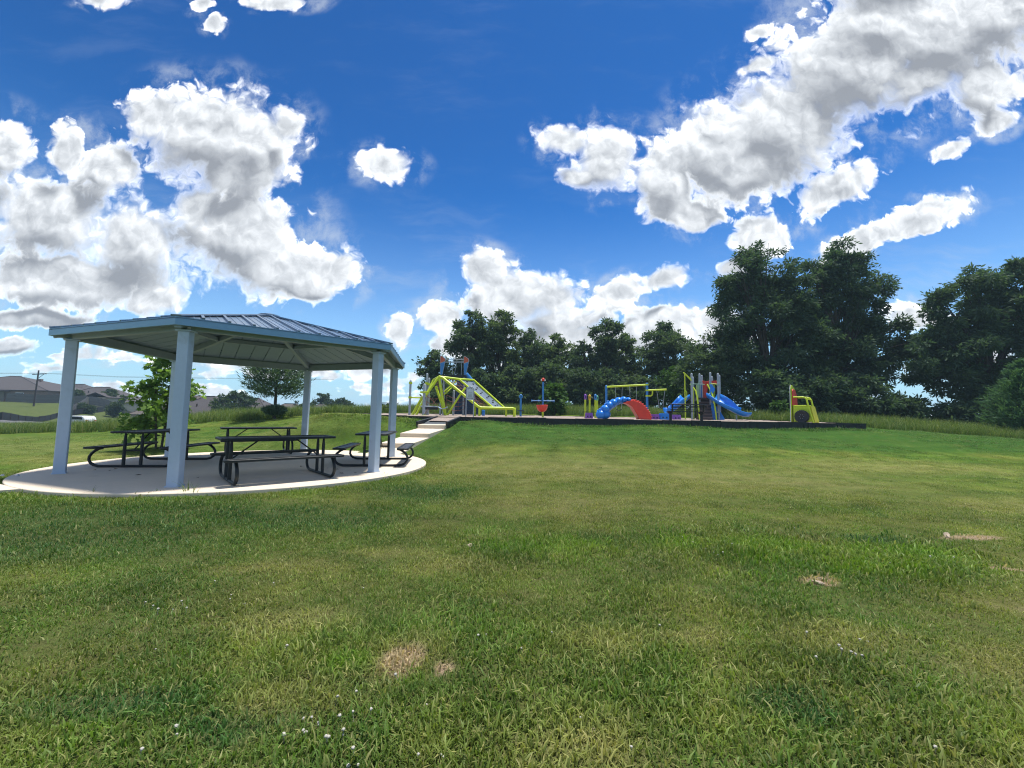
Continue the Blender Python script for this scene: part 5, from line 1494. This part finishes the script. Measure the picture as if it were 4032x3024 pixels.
# ---------------------------------------------------------------- far left: road, fences, houses
def ribbon(name, pts, w, dz, m_, th=None):
    m = MB(); vs = []
    pts = [Vector((x, y, 0)) for x, y in pts]
    dense = []
    for a, b in zip(pts, pts[1:]):
        k = max(1, int((b - a).length / 3)); dense += [a.lerp(b, i / k) for i in range(k)]
    dense.append(pts[-1])
    for i, p in enumerate(dense):
        t = (dense[min(i + 1, len(dense) - 1)] - dense[max(i - 1, 0)]).normalized(); s = Vector((t.y, -t.x, 0))
        for k in (-1, 1):
            q = p + s * k * w / 2; vs.append((q.x, q.y, max(gz(q.x, q.y), gz(p.x, p.y)) + dz))
    m.add(vs, [(2 * i, 2 * i + 1, 2 * i + 3, 2 * i + 2) for i in range(len(dense) - 1)])
    return m.build(name, m_, None)
road = ribbon('road', [(-115, 44), (-80, 50), (-66, 56), (-66, 68), (-76, 92)], 6.0, .04, ASPHALT)
tag(road, 'grey asphalt road below the left bank', kind='structure')
kb = ribbon('kerb', [(-115, 40.6), (-79, 46.6), (-64, 52.6)], .4, .12, CONC); tag(kb, 'pale concrete kerb along the near side of the road', kind='structure')
# black silt fence
SF = [(-95, 54), (-71.1, 58.5), (-76.5, 67), (-82, 75.5), (-89, 96)]
sf = thing('silt_fence', 'long black silt fence along the foot of the bank', 'fence', (0, 0, 0))
for a, b in zip(SF, SF[1:]):
    a, b = Vector((*a, 0)), Vector((*b, 0)); n = max(1, int((b - a).length / 2.4))
    for i in range(n):
        p, q = a.lerp(b, i / n), a.lerp(b, (i + 1) / n)
        zp, zq = gz(p.x, p.y), gz(q.x, q.y); h = 1.0 + random.uniform(-.05, .05)
        MB().add([(p.x, p.y, zp - .1), (q.x, q.y, zq - .1), (q.x, q.y, zq + h), (p.x, p.y, zp + h)], [(0, 1, 2, 3)]).build('fabric_panel', SILT, sf)
        MB().box((p.x, p.y + .05, zp + .5), (.05, .05, 1.15)).build('stake', POLE, sf)
# plank fences
def plank_fence(lab, pts, h=1.8, step_=.20, zs=None):
    t = thing('plank_fence', lab, 'fence', (0, 0, 0), 0, 'wooden garden fences')
    pm = MB().box((0, 0, h / 2), (step_ * .9, .025, h)).mesh('plank', FENCE)
    cnt = 0
    for a, b in zip(pts, pts[1:]):
        A_, B_ = Vector((*a, 0)), Vector((*b, 0)); L_ = (B_ - A_).length; n = int(L_ / step_); ang = math.atan2(B_.y - A_.y, B_.x - A_.x)
        for i in range(n):
            p = A_.lerp(B_, i / n)
            o = bpy.data.objects.new('plank', pm); COL.objects.link(o); o.parent = t
            o.location = (p.x, p.y, gz(p.x, p.y) - .05); o.rotation_euler = (0, 0, ang); o.scale = (1, 1, random.uniform(.97, 1.04)); cnt += 1
        mb = MB()
        k = max(1, int(L_ / 2.4))
        for i in range(k):
            p, q = A_.lerp(B_, i / k), A_.lerp(B_, (i + 1) / k)
            for zz in (.4, 1.4): mb.beam((p.x, p.y, gz(p.x, p.y) + zz), (q.x, q.y, gz(q.x, q.y) + zz), .04, .09)
        mb.build('rails', FENCE, t)
plank_fence('grey plank fence below the big brown-roofed house', [(-113, 93.5), (-101, 93), (-92.6, 91.2)], 1.9, .21)
plank_fence('grey plank fence stepping down the bank behind the white car', [(-92.4, 91), (-84, 80)], 1.8, .21)
plank_fence('grey plank fence below the grey-roofed house left of the sapling', [(-92.3, 91.4), (-90.5, 95), (-86.5, 97)], 1.8, .21)
# houses
def house(lab, x, y, z, rz, w, d, hw, hr, roofm, wallm, ridge=.35, chimney=None, win=()):
    t = thing('house', lab, 'house', (x, y, z), rz, 'houses of the estate')
    MB().box((0, 0, hw / 2), (w, d, hw)).build('wall', wallm, t)
    e = .45; W_, D_ = w / 2 + e, d / 2 + e; r = w * ridge / 2
    vs = [(-W_, -D_, hw), (W_, -D_, hw), (W_, D_, hw), (-W_, D_, hw), (-r, 0, hw + hr), (r, 0, hw + hr),
          (-W_, -D_, hw - .18), (W_, -D_, hw - .18), (W_, D_, hw - .18), (-W_, D_, hw - .18)]
    ro = MB().add(vs, [(0, 1, 5, 4), (1, 2, 5), (2, 3, 4, 5), (3, 0, 4), (6, 9, 8, 7), (0, 6, 7, 1), (1, 7, 8, 2), (2, 8, 9, 3), (3, 9, 6, 0)]).build('roof', roofm, t)
    MB().beam((-r, 0, hw + hr + .03), (r, 0, hw + hr + .03), .3, .08).build('ridge_cap', roofm, ro)
    for sx in (-1, 1):
        MB().beam((sx * r, 0, hw + hr + .02), (sx * W_, -D_, hw + .02), .25, .06).build('hip_ridge', roofm, ro)
    for (vx, vy, vz) in ((r + 1.2, -.6, hw + hr * .72), (-r * .4, -D_ * .4, hw + hr * .62)):
        MB().cyl((vx, vy, vz - .2), (vx, vy, vz + .35), .12).build('vent_pipe', POLE, ro)
    for (wx, wz, ww, wh) in win:
        f = MB().box((wx, -d / 2 - .02, wz), (ww + .2, .06, wh + .2)).build('window', WHITE, t)
        MB().box((wx, -d / 2 - .06, wz), (ww, .04, wh)).build('pane', GLASS, f)
    return t
h1 = house('large brown hip-roofed brick house at the far left above the bank', -124, 104, 2.5, radians(4), 30, 15, 2.8, 3.7, SHINGLE, BRICK, .08, None, ((-8, 1.5, 1.6, 1.2), (9, 1.5, 1.6, 1.2)))
MB().box((4.0, -8.3, 1.2), (3.6, 1.4, 2.4)).build('porch', TANW, h1); MB().box((3.2, -9.1, 1.2), (.35, .3, 2.4)).build('porch_post', POLE, h1)
MB().box((4, -8.9, 2.55), (6, 2.8, .2)).build('porch_roof', SHINGLE, h1)
MB().box((5.5, .3, 5.7), (.8, .6, .5)).build('chimney', BRICK, h1)
house('brown-roofed house half hidden by the leftmost shelter post', -121, 116, 1.6, radians(-6), 16, 11, 2.8, 3.6, SHINGLE, BRICK, .3)
h2 = house('grey-roofed house with small white gable window left of the sapling', -106, 108, -.1, radians(-4), 20, 12, 3.0, 4.0, SHINGLE, TANW, .2, None, ((-7.5, 1.8, 1.0, 1.2),))
h3 = thing('garden_shed', 'small tan shed with a low dark roof behind the plank fence', 'shed', (-94.5, 97, .9)); MB().box((0, 0, 1.5), (5, 4, 3.0)).build('wall', TANW, h3)
MB().prism([(-2.9, 3.0), (0, 4.1), (2.9, 3.0), (2.9, 2.85), (0, 3.9), (-2.9, 2.85)], 'y', -2.3, 2.3).build('roof', SHINGLE, h3)
house('tan-roofed house right of the second shelter post', -70.7, 92, -2.5, radians(8), 15, 12, 2.8, 4.2, SHINGLE2, TANW, .25)
house('grey hip-roofed house rising just behind the tall grass', -59.1, 82, -3.5, radians(-3), 16, 13, 2.6, 5.0, SHINGLE, TANW, .12)
house('grey-roofed house directly left of the pine', -54.3, 88, -2.3, radians(4), 12, 11, 2.8, 3.6, SHINGLE, BRICK, .18)
house('low grey roof showing right of the pine trunk', -50.2, 95, -2.4, radians(0), 9, 9, 2.7, 2.9, SHINGLE2, BRICK, .3)
house('small pyramid roof between two shelter posts above the grass', -41.9, 92, -2.4, radians(2), 9.5, 9.5, 2.6, 3.0, SHINGLE, BRICK, .08)
# trees around the houses
FT = [(-99.6, 96, 3.2, 1.1, 'small dark shrub right of the leftmost shelter post', .2), (-94.0, 98, 5.0, 2.5, 'large dark bush hiding the grey-roofed house', .4), (-80.5, 85, 3.0, 1.6, 'dark round shrub at the end of the plank fence', .0),
      (-86.5, 84, 1.6, 1.1, 'small shrub on the bank behind the white car', .0), (-84.5, 83.5, 1.5, 1.1, 'second small shrub on the bank right of the plank steps', .0), (-51.2, 78, 6.6, 3.5, 'leafy tree between the grey roofs left of the pine', .6),
      (-46, 95, 5.0, 3.6, 'dark tree behind the pine trunk', .5), (-45.0, 100, 7.6, 3.8, 'broad tree right of the back shelter post', .5), (-40.6, 100, 7.0, 3.4, 'broad tree left of the right front shelter post', .5), (-28, 88, 4.2, 3.2, 'low dark tree left of the thin open tree', .3), (-17, 60, 3.0, 2.6, 'low dark tree behind the grey play posts', .2)]
for i, (x, y, h, cr, lab, z0) in enumerate(FT):
    tree('estate_tree' if h > 3 else 'shrub', lab, 'tree' if h > 3 else 'shrub', (x, y, gz(x, y)), rand_lumps(h, cr, z0, 8, 160 + i, .8), 5200 if h > 3 else 2600, .55 if h > 3 else .38, FARL, .16, .1, 12, .36, 420 + i, None, .25)
sp_ = MB()
for i in range(16):
    a = i * .8; sp_.beam((0, 0, 0), (.7 * cos(a), .2 * sin(a), .9 + .4 * sin(i * 2.1)), .10, .03)
o = sp_.build('palm_tuft', FARL, None); o.location = (-67, 88, 2.9); tag(o, 'spiky dark shrub top between two roofs', 'plant')
# utility pole and lines
up_ = thing('utility_pole', 'wooden utility pole with crossarm on the bank at the far left', 'utility pole', (-100, 87.5, gz(-100, 87.5) - .3))
MB().cyl((0, 0, -.5), (.35, 0, 8.6), .17, .12).build('pole', POLE, up_, smooth=50)
MB().beam((-.9, 0, 7.7), (2.1, 0, 7.9), .12, .14).build('crossarm', POLE, up_)
for x in (-.6, .35, 1.2, 1.9): MB().cyl((x, 0, 7.8), (x, 0, 8.1), .06).build('insulator', WHITE, up_)
MB().beam((1.5, 0, 7.8), (.4, 0, 6.9), .06, .06).build('arm_brace', POLE, up_)
for i, (dy, z) in enumerate(((0, 8.1), (1.2, 8.0))):
    pts = [(-100 - 60 + 15 * k + 1.0, 87.5 + dy * .3 + k * .8 - 3, gz(-100, 87.5) - .3 + z - .02 * 0 - .0 + .06 * (k - 4) ** 2 * .0 - 1.2 * sin(pi * min(k, 8 - k) / 4 * .5) * (.0 if k == 4 else .4)) for k in range(9)]
    o = MB().tube(pts, .02, 4).build('power_line', POLE, None); tag(o, ('upper' if i == 0 else 'lower') + ' thin power line crossing at the utility pole', 'cable')
# white car behind the grass crest
car = thing('white_car', 'white hatchback on the road behind the leftmost shelter post, lower half hidden by grass', 'car', (-68, 66, gz(-68, 66) - .02), radians(-8))
prof = [(-2.2, .35), (2.15, .35), (2.2, .75), (2.1, 1.0), (1.95, 1.35), (1.6, 1.58), (-.2, 1.62), (-.75, 1.5), (-1.35, 1.02), (-2.1, .88), (-2.25, .6)]
bd = MB().prism(prof, 'y', -.85, .85).build('body', CARW, car, smooth=35, bevel=.06)
MB().prism([(-1.15, 1.03), (1.75, 1.05), (1.55, 1.42), (-.15, 1.46), (-.65, 1.38)], 'y', -.87, .87).build('side_window', GLASS, car)
for x in (-1.35, 1.4):
    w_ = MB().cyl((x, -.88, .34), (x, .88, .34), .34).build('wheel', TYRE, car, smooth=40)
MB().box((2.2, -.6, .9), (.06, .3, .16)).build('tail_light', RED, car); MB().box((2.2, .6, .9), (.06, .3, .16)).build('tail_light', RED, car)
# ---------------------------------------------------------------- grass
def tuft_proto(name, n, r, h, w, lean, mt, seed, bends=2, flatp=.0):
    rng = np.random.default_rng(seed)
    co, q, tone = [], [], []
    for i in range(n):
        a = rng.uniform(0, 2 * pi); rr = r * math.sqrt(rng.random()); x, y = rr * cos(a), rr * sin(a)
        hh = h * rng.uniform(.45, 1.25); b = rng.uniform(0, 2 * pi); ln = lean * rng.uniform(.3, 1.6) * hh
        if rng.random() < flatp: ln = hh * rng.uniform(1.2, 2.0); hh *= .45
        dx, dy = cos(b) * ln, sin(b) * ln; sx, sy = -sin(b) * w / 2, cos(b) * w / 2
        tw = rng.uniform(-.6, .6); sx, sy = sx * cos(tw) - sy * sin(tw), sx * sin(tw) + sy * cos(tw)
        o = len(co)
        co += [(x - sx, y - sy, -.01), (x + sx, y + sy, -.01), (x + dx * .35 + sx * .8, y + dy * .35 + sy * .8, hh * .6), (x + dx * .35 - sx * .8, y + dy * .35 - sy * .8, hh * .6),
               (x + dx + sx * .15, y + dy + sy * .15, hh), (x + dx - sx * .15, y + dy - sy * .15, hh)]
        q += [(o, o + 1, o + 2, o + 3), (o + 3, o + 2, o + 4, o + 5)]
        t = rng.random(); tone += [t, t]
    me_o = np_mesh(name, np.array(co), np.array(q), mt, tone=np.array(tone))
    COL.objects.unlink(me_o)
    return me_o
def scatter(name, label, pts, rot, scale, idx, protos):
    me = bpy.data.meshes.new(name)
    me.vertices.add(len(pts)); me.vertices.foreach_set('co', pts.astype(np.float32).ravel())
    a = me.attributes.new('rot', 'FLOAT_VECTOR', 'POINT'); a.data.foreach_set('vector', rot.astype(np.float32).ravel())
    a = me.attributes.new('size', 'FLOAT', 'POINT'); a.data.foreach_set('value', scale.astype(np.float32))
    a = me.attributes.new('pick', 'INT', 'POINT'); a.data.foreach_set('value', idx.astype(np.int32))
    o = bpy.data.objects.new(name, me); COL.objects.link(o); tag(o, label, kind='stuff')
    c = bpy.data.collections.new(name + '_kinds')
    for p in protos: c.objects.link(p)
    ng = bpy.data.node_groups.new(name + '_scatter', 'GeometryNodeTree')
    ng.interface.new_socket('Geometry', in_out='INPUT', socket_type='NodeSocketGeometry')
    ng.interface.new_socket('Geometry', in_out='OUTPUT', socket_type='NodeSocketGeometry')
    gi = ng.nodes.new('NodeGroupInput'); go = ng.nodes.new('NodeGroupOutput')
    ci = ng.nodes.new('GeometryNodeCollectionInfo'); ci.inputs['Collection'].default_value = c
    ci.inputs['Separate Children'].default_value = True; ci.inputs['Reset Children'].default_value = True
    ip = ng.nodes.new('GeometryNodeInstanceOnPoints'); ip.inputs['Pick Instance'].default_value = True
    def attr(n, t):
        nd = ng.nodes.new('GeometryNodeInputNamedAttribute'); nd.data_type = t; nd.inputs['Name'].default_value = n
        return nd.outputs['Attribute']
    ng.links.new(gi.outputs[0], ip.inputs['Points']); ng.links.new(ci.outputs[0], ip.inputs['Instance'])
    ng.links.new(attr('pick', 'INT'), ip.inputs['Instance Index'])
    ng.links.new(attr('rot', 'FLOAT_VECTOR'), ip.inputs['Rotation'])
    ng.links.new(attr('size', 'FLOAT'), ip.inputs['Scale'])
    ng.links.new(ip.outputs[0], go.inputs[0])
    o.modifiers.new('scatter', 'NODES').node_group = ng
    return o
def in_ell(x, y, items, s=1.0):
    m = np.zeros(len(x), bool)
    for (cx, cy_, a, b) in items: m |= ((x - cx) / (a * s)) ** 2 + ((y - cy_) / (b * s)) ** 2 < 1
    return m
def on_hard(x, y, pad=.0):
    m = np.hypot(x - PAD_C[0], y - PAD_C[1]) < PAD_R + .03 + pad
    m |= (x > -7.95 - pad) & (x < 14.65 + pad) & (y > 17.1 - pad) & (y < 28.35 + pad)
    cx = np.interp(y, [12.8, 14.0, 16.2, 17.3], [-4.15, -3.83, -3.09, -2.62])
    m |= (np.abs(x - cx) < .58 + pad * .3) & (y > 13.0) & (y < 17.2)
    # left path quad (approximate strip)
    dx, dy = x + 7.9, y - 6.6; t = -(dx * .80 + dy * .60)
    u = dx * .60 - dy * .80
    m |= (t > 0.2) & (t < 9) & (np.abs(u + .05) < .95 + pad)
    return m
def sector(n, r0, r1, half, rng, power=1.0):
    r = np.sqrt(rng.uniform(r0 ** 2, r1 ** 2, n)) if power == 1 else rng.uniform(r0, r1, n)
    a = rng.uniform(-half, half, n)
    return r * np.sin(a), r * np.cos(a)
rg = np.random.default_rng(77)
short = [tuft_proto('mown_tuft', 130, .16, .0195, .0034, 1.05, BLADE, 600 + i, flatp=.42) for i in range(6)]
rough_ = [tuft_proto('coarse_tuft', 34, .07, .034, .0042, .8, BLADE, 620 + i, flatp=.15) for i in range(3)]
straw = [tuft_proto('thatch_tuft', 30, .16, .030, .0035, 1.6, BLADE, 630 + i, flatp=.7) for i in range(2)]
farp = [tuft_proto('lawn_patch', 80, .34, .032, .009, .8, BLADE, 640 + i, flatp=.2) for i in range(4)]
X_, Y_, S_, I_ = [], [], [], []
def put(x, y, s, i): X_.append(x); Y_.append(y); S_.append(s); I_.append(i)
half = radians(64)
for (r0, r1, dens, kinds) in ((0.8, 3.4, 210, 'n'), (3.4, 6.0, 140, 'n'), (6.0, 10.0, 80, 'n')):
    n = int(dens * half * (r1 ** 2 - r0 ** 2))
    x, y = sector(n, r0, r1, half, rg)
    p = rg.random(n); i = np.where(p < .88, rg.integers(0, 6, n), np.where(p < .92, rg.integers(6, 9, n), rg.integers(9, 11, n)))
    b = in_ell(x, y, BARE, .85); i = np.where(b, rg.integers(9, 11, n), i)
    keep = ~(b & (rg.random(n) < .72))
    clump = .95 + .22 * np.sin(3.1 * x + 1.7 * np.sin(2.3 * y)) * np.sin(2.7 * y + 1.3 * np.sin(1.9 * x)) + .16 * np.sin(9 * x + 4 * y) * np.sin(8 * y - 5 * x)
    put(x[keep], y[keep], (rg.uniform(.7, 1.25, n) * clump * np.interp(np.hypot(x, y), [2.2, 5], [1.0, .72]))[keep] * np.where(b, .7, 1)[keep], i[keep])
for items, dens, s in ((LUSH, 60, 1.35), (DEEP, 22, 1.1)):        # thicker, taller spots
    for (cx, cy_, a, b) in items:
        if cy_ > 9: continue
        n = int(dens * a * b * 3.14); th = rg.uniform(0, 2 * pi, n); rr = np.sqrt(rg.random(n))
        put(cx + a * rr * np.cos(th), cy_ + b * rr * np.sin(th), rg.uniform(.8, 1.3, n) * s, rg.integers(6, 9, n))
n = int(30 * half * (19 ** 2 - 10 ** 2)); x, y = sector(n, 10, 19, half, rg); put(x, y, rg.uniform(.7, 1.3, n), rg.integers(11, 15, n))
n = 9000; x, y = sector(n, 19, 30, half, rg); k = (x < -8.5) | (x > 14.8); put(x[k], y[k], rg.uniform(.9, 1.5, n)[k], rg.integers(11, 15, n)[k])
# fringe of uncut blades along the border, the slab and the walk
n = 520; x = rg.uniform(-7.9, 14.6, n); y = 17.05 - rg.exponential(.12, n); put(x, y, rg.uniform(.6, 2.0, n), rg.integers(6, 9, n))
n = 1500; a = rg.uniform(0, 2 * pi, n); rr = PAD_R + .05 + rg.exponential(.07, n); put(PAD_C[0] + rr * np.cos(a), PAD_C[1] + rr * np.sin(a), rg.uniform(.7, 1.3, n), rg.integers(0, 9, n))
x, y, s, i = map(np.concatenate, (X_, Y_, S_, I_))
k = ~on_hard(x, y); x, y, s, i = x[k], y[k], s[k], i[k]
pts = np.stack([x, y, ground(x, y)], 1)
rot = np.stack([rg.normal(0, .06, len(x)), rg.normal(0, .06, len(x)), rg.uniform(0, 2 * pi, len(x))], 1)
scatter('mown_grass', 'mown grass covering the lawn', pts, rot, s, i, short + rough_ + straw + farp)
N_SHORT = len(x)
# tall unmown grass behind the playground, on the left crest and on the right
tallp = [tuft_proto('tall_tuft', 26, .22, .55, .016, .5, TALLBLADE, 660 + j) for j in range(5)]
def tall_mask(x, y):
    left = (x < -8.2) & (y > np.interp(x, [-60, -34, -22, -14.7, -8], [24, 22.5, 23, 26.8, 30.0]) + .8 * np.sin(x * .9))
    back = (x >= -8.2) & (x < 14.7) & (y > 29.6 + .5 * np.sin(x * .8))
    right = (x >= 14.7) & (y > np.interp(x, [14.7, 18, 24, 34, 60], [18.0, 18.2, 19.0, 21.5, 24]) + .5 * np.sin(x * 1.1))
    return left | back | right
n = 30000
x = rg.uniform(-52, 46, n); y = rg.uniform(17, 47, n)
k = tall_mask(x, y) & (np.abs(x) < y * 1.55 + 3) & ~on_hard(x, y)
x, y = x[k], y[k]
pts = np.stack([x, y, ground(x, y)], 1)
s = rg.uniform(.65, 1.2, len(x)) * np.where(x > 14.7, np.interp(y, [17, 21, 26], [.5, .85, 1.1]), np.where(x < -8, .95, np.interp(y, [29, 33], [.8, 1.1])))
scatter('tall_grass', 'tall unmown grass around the mown lawn', pts, np.stack([rg.normal(0, .08, len(x)), rg.normal(0, .08, len(x)), rg.uniform(0, 6.28, len(x))], 1), s, rg.integers(0, 5, len(x)), tallp)
# weeds at the slab edge, clover flowers and stones
wd = tuft_proto('weed_sprig', 9, .05, .30, .012, .9, TALLBLADE, 690)
for i, (x, y, z, s) in enumerate([(-6.40, 6.50, -.06, .55), (-5.12, 6.72, -.05, .8), (-4.95, 6.66, -.05, .7)]):
    o = wd.copy(); o.name = 'weed_sprig'; COL.objects.link(o); o.location = (x, y, z); o.scale = (s, s, s); o.rotation_euler = (0, 0, i)
    tag(o, ['weed sprig at the front edge of the slab, left of the second post', 'thin weed sprig at the slab edge in front of the second post', 'shorter weed sprig just right of the thin one at the slab edge'][i], 'weed')
fm = MB(); fm.tube([(0, 0, 0), (.004, 0, .03), (0, .003, .062)], .0018, 5)
for k in range(9):
    a = k * 2.4; rr = .0075 * math.sqrt(k / 9); fm.ball((rr * cos(a), rr * sin(a), .066 + .004 * (1 - k / 9)), (.0058, .0058, .0075), 6, 4)
fmesh = fm.mesh('clover_flower', CLOVER, 60)
FLOW = [(-1.37, 2.7), (-0.6, 2.43), (-0.79, 2.32), (-0.87, 2.24), (-0.67, 2.18), (-0.79, 2.13), (-0.96, 2.12), (-0.93, 2.13), (-0.88, 2.1), (-0.88, 2.09), (-0.93, 2.06), (-0.91, 2.02), (-1.01, 2.02), (-0.8, 2.0), (-0.81, 1.99), (-0.75, 2.02), (-0.65, 1.92), (-0.65, 1.86), (-0.62, 1.87), (-0.28, 1.94), (-0.27, 1.93), (-0.38, 1.92), (-0.41, 2.23), (-0.19, 2.85), (-0.74, 2.14), (-2.78, 3.31), (-2.67, 3.25), (-2.58, 3.2), (-2.51, 3.24), (-2.53, 3.37), (-2.41, 3.25), (-2.27, 3.54), (-2.21, 3.46), (-2.04, 3.37), (-2.58, 3.79), (-2.03, 3.75), (-1.22, 3.64), (-2.2, 2.74), (-1.37, 2.7), (-1.56, 2.09), (-1.51, 2.05), (-1.59, 1.93), (-1.01, 2.02), (-0.74, 2.02), (-0.19, 2.85), (-0.14, 2.91), (2.06, 4.81), (2.04, 4.99), (2.12, 4.61), (2.23, 4.68), (2.17, 4.47), (2.24, 4.49), (2.46, 4.74), (2.55, 4.75), (2.33, 4.63), (2.17, 4.53), (2.43, 4.46), (3.62, 5.43), (3.82, 5.85), (2.08, 2.74), (2.09, 2.66), (2.1, 2.65), (2.14, 2.62), (1.87, 2.61), (2.3, 2.84), (2.32, 2.82), (2.0, 2.91), (2.05, 2.68), (0.3, 2.91), (0.1, 2.74), (1.06, 3.07), (3.75, 4.23), (4.23, 4.29), (4.44, 4.29), (0.36, 2.17), (0.56, 1.96), (2.0, 4.83), (1.89, 1.95)]
for i, (x, y) in enumerate(FLOW):
    o = bpy.data.objects.new('clover_flower', fmesh); COL.objects.link(o); s = random.uniform(.45, .8)
    o.location = (x, y, gz(x, y) - .005); o.scale = (s, s, s * random.uniform(.8, 1.1)); o.rotation_euler = (random.uniform(-.3, .3), random.uniform(-.3, .3), i * 1.1)
    if y < 2.35 and -1.0 < x < -.05: lab, gr = 'small white clover flower in the big cluster left of the bottom centre', 'clover cluster left of the bottom centre'
    elif y > 4.2 and x > 1.9: lab, gr = 'tiny white clover flower in the far cluster on the right of the lawn', 'far clover cluster on the right'
    elif 2.2 < y < 3.2 and 1.7 < x < 2.8: lab, gr = 'small white clover flower beside the faint dry patch on the right', 'clover flowers by the dry patch on the right'
    elif y > 3.2 and x < -.8: lab, gr = 'tiny white clover flower in the scattered group on the left of the lawn', 'scattered clover flowers on the left'
    else: lab, gr = 'single white clover flower standing apart in the mown grass', 'single clover flowers in the lawn'
    tag(o, lab, 'flower', gr)
def rock(lab, x, y, s, seed):
    rng = np.random.default_rng(seed); m = MB().ball((0, 0, 0), 1.0, 9, 6)
    m.v = [tuple(np.array(p) * (1 + rng.normal(0, .14)) * np.array(s)) for p in m.v]
    o = m.build('stone', STONE, None, smooth=35); o.location = (x, y, gz(x, y) + s[2] * .4); o.rotation_euler = (.1, .1, seed)
    tag(o, lab, 'stone')
rock('pale stone lying alone in the grass in the middle of the lawn', -.44, 4.81, (.045, .025, .022), 1)
rock('larger of the pale stones in the small bare patch on the right', 2.74, 3.83, (.055, .025, .02), 2)
rock('smaller pale stone beside the larger one in the bare patch', 2.83, 3.90, (.03, .02, .016), 3)
rock('flat pale stone in the bare soil strip at the right', 5.25, 5.12, (.10, .03, .02), 4)
rock('orange stone chip in the grass near the bottom edge', .42, 2.11, (.016, .011, .009), 5)
# ---------------------------------------------------------------- thin summer haze
hz_b = MB().box((0, 240, 8.5), (1400, 1100, 42.0)).build('haze', None, None)
hz_b['kind'] = 'stuff'; hz_b['label'] = 'thin bluish summer haze over the park'
hm_ = bpy.data.materials.new('haze_air'); hm_.use_nodes = True
hn = hm_.node_tree; hn.nodes.clear(); HN = NT(hn)
pv_ = HN.n('ShaderNodeVolumePrincipled')
pv_.inputs['Color'].default_value = (0.55, 0.80, 1.0, 1); pv_.inputs['Density'].default_value = 0.0006; pv_.inputs['Anisotropy'].default_value = 0.2
ho_ = HN.n('ShaderNodeOutputMaterial'); HN.l(pv_.outputs[0], ho_.inputs['Volume'])
hz_b.data.materials.append(hm_)
cy.volume_bounces = 0
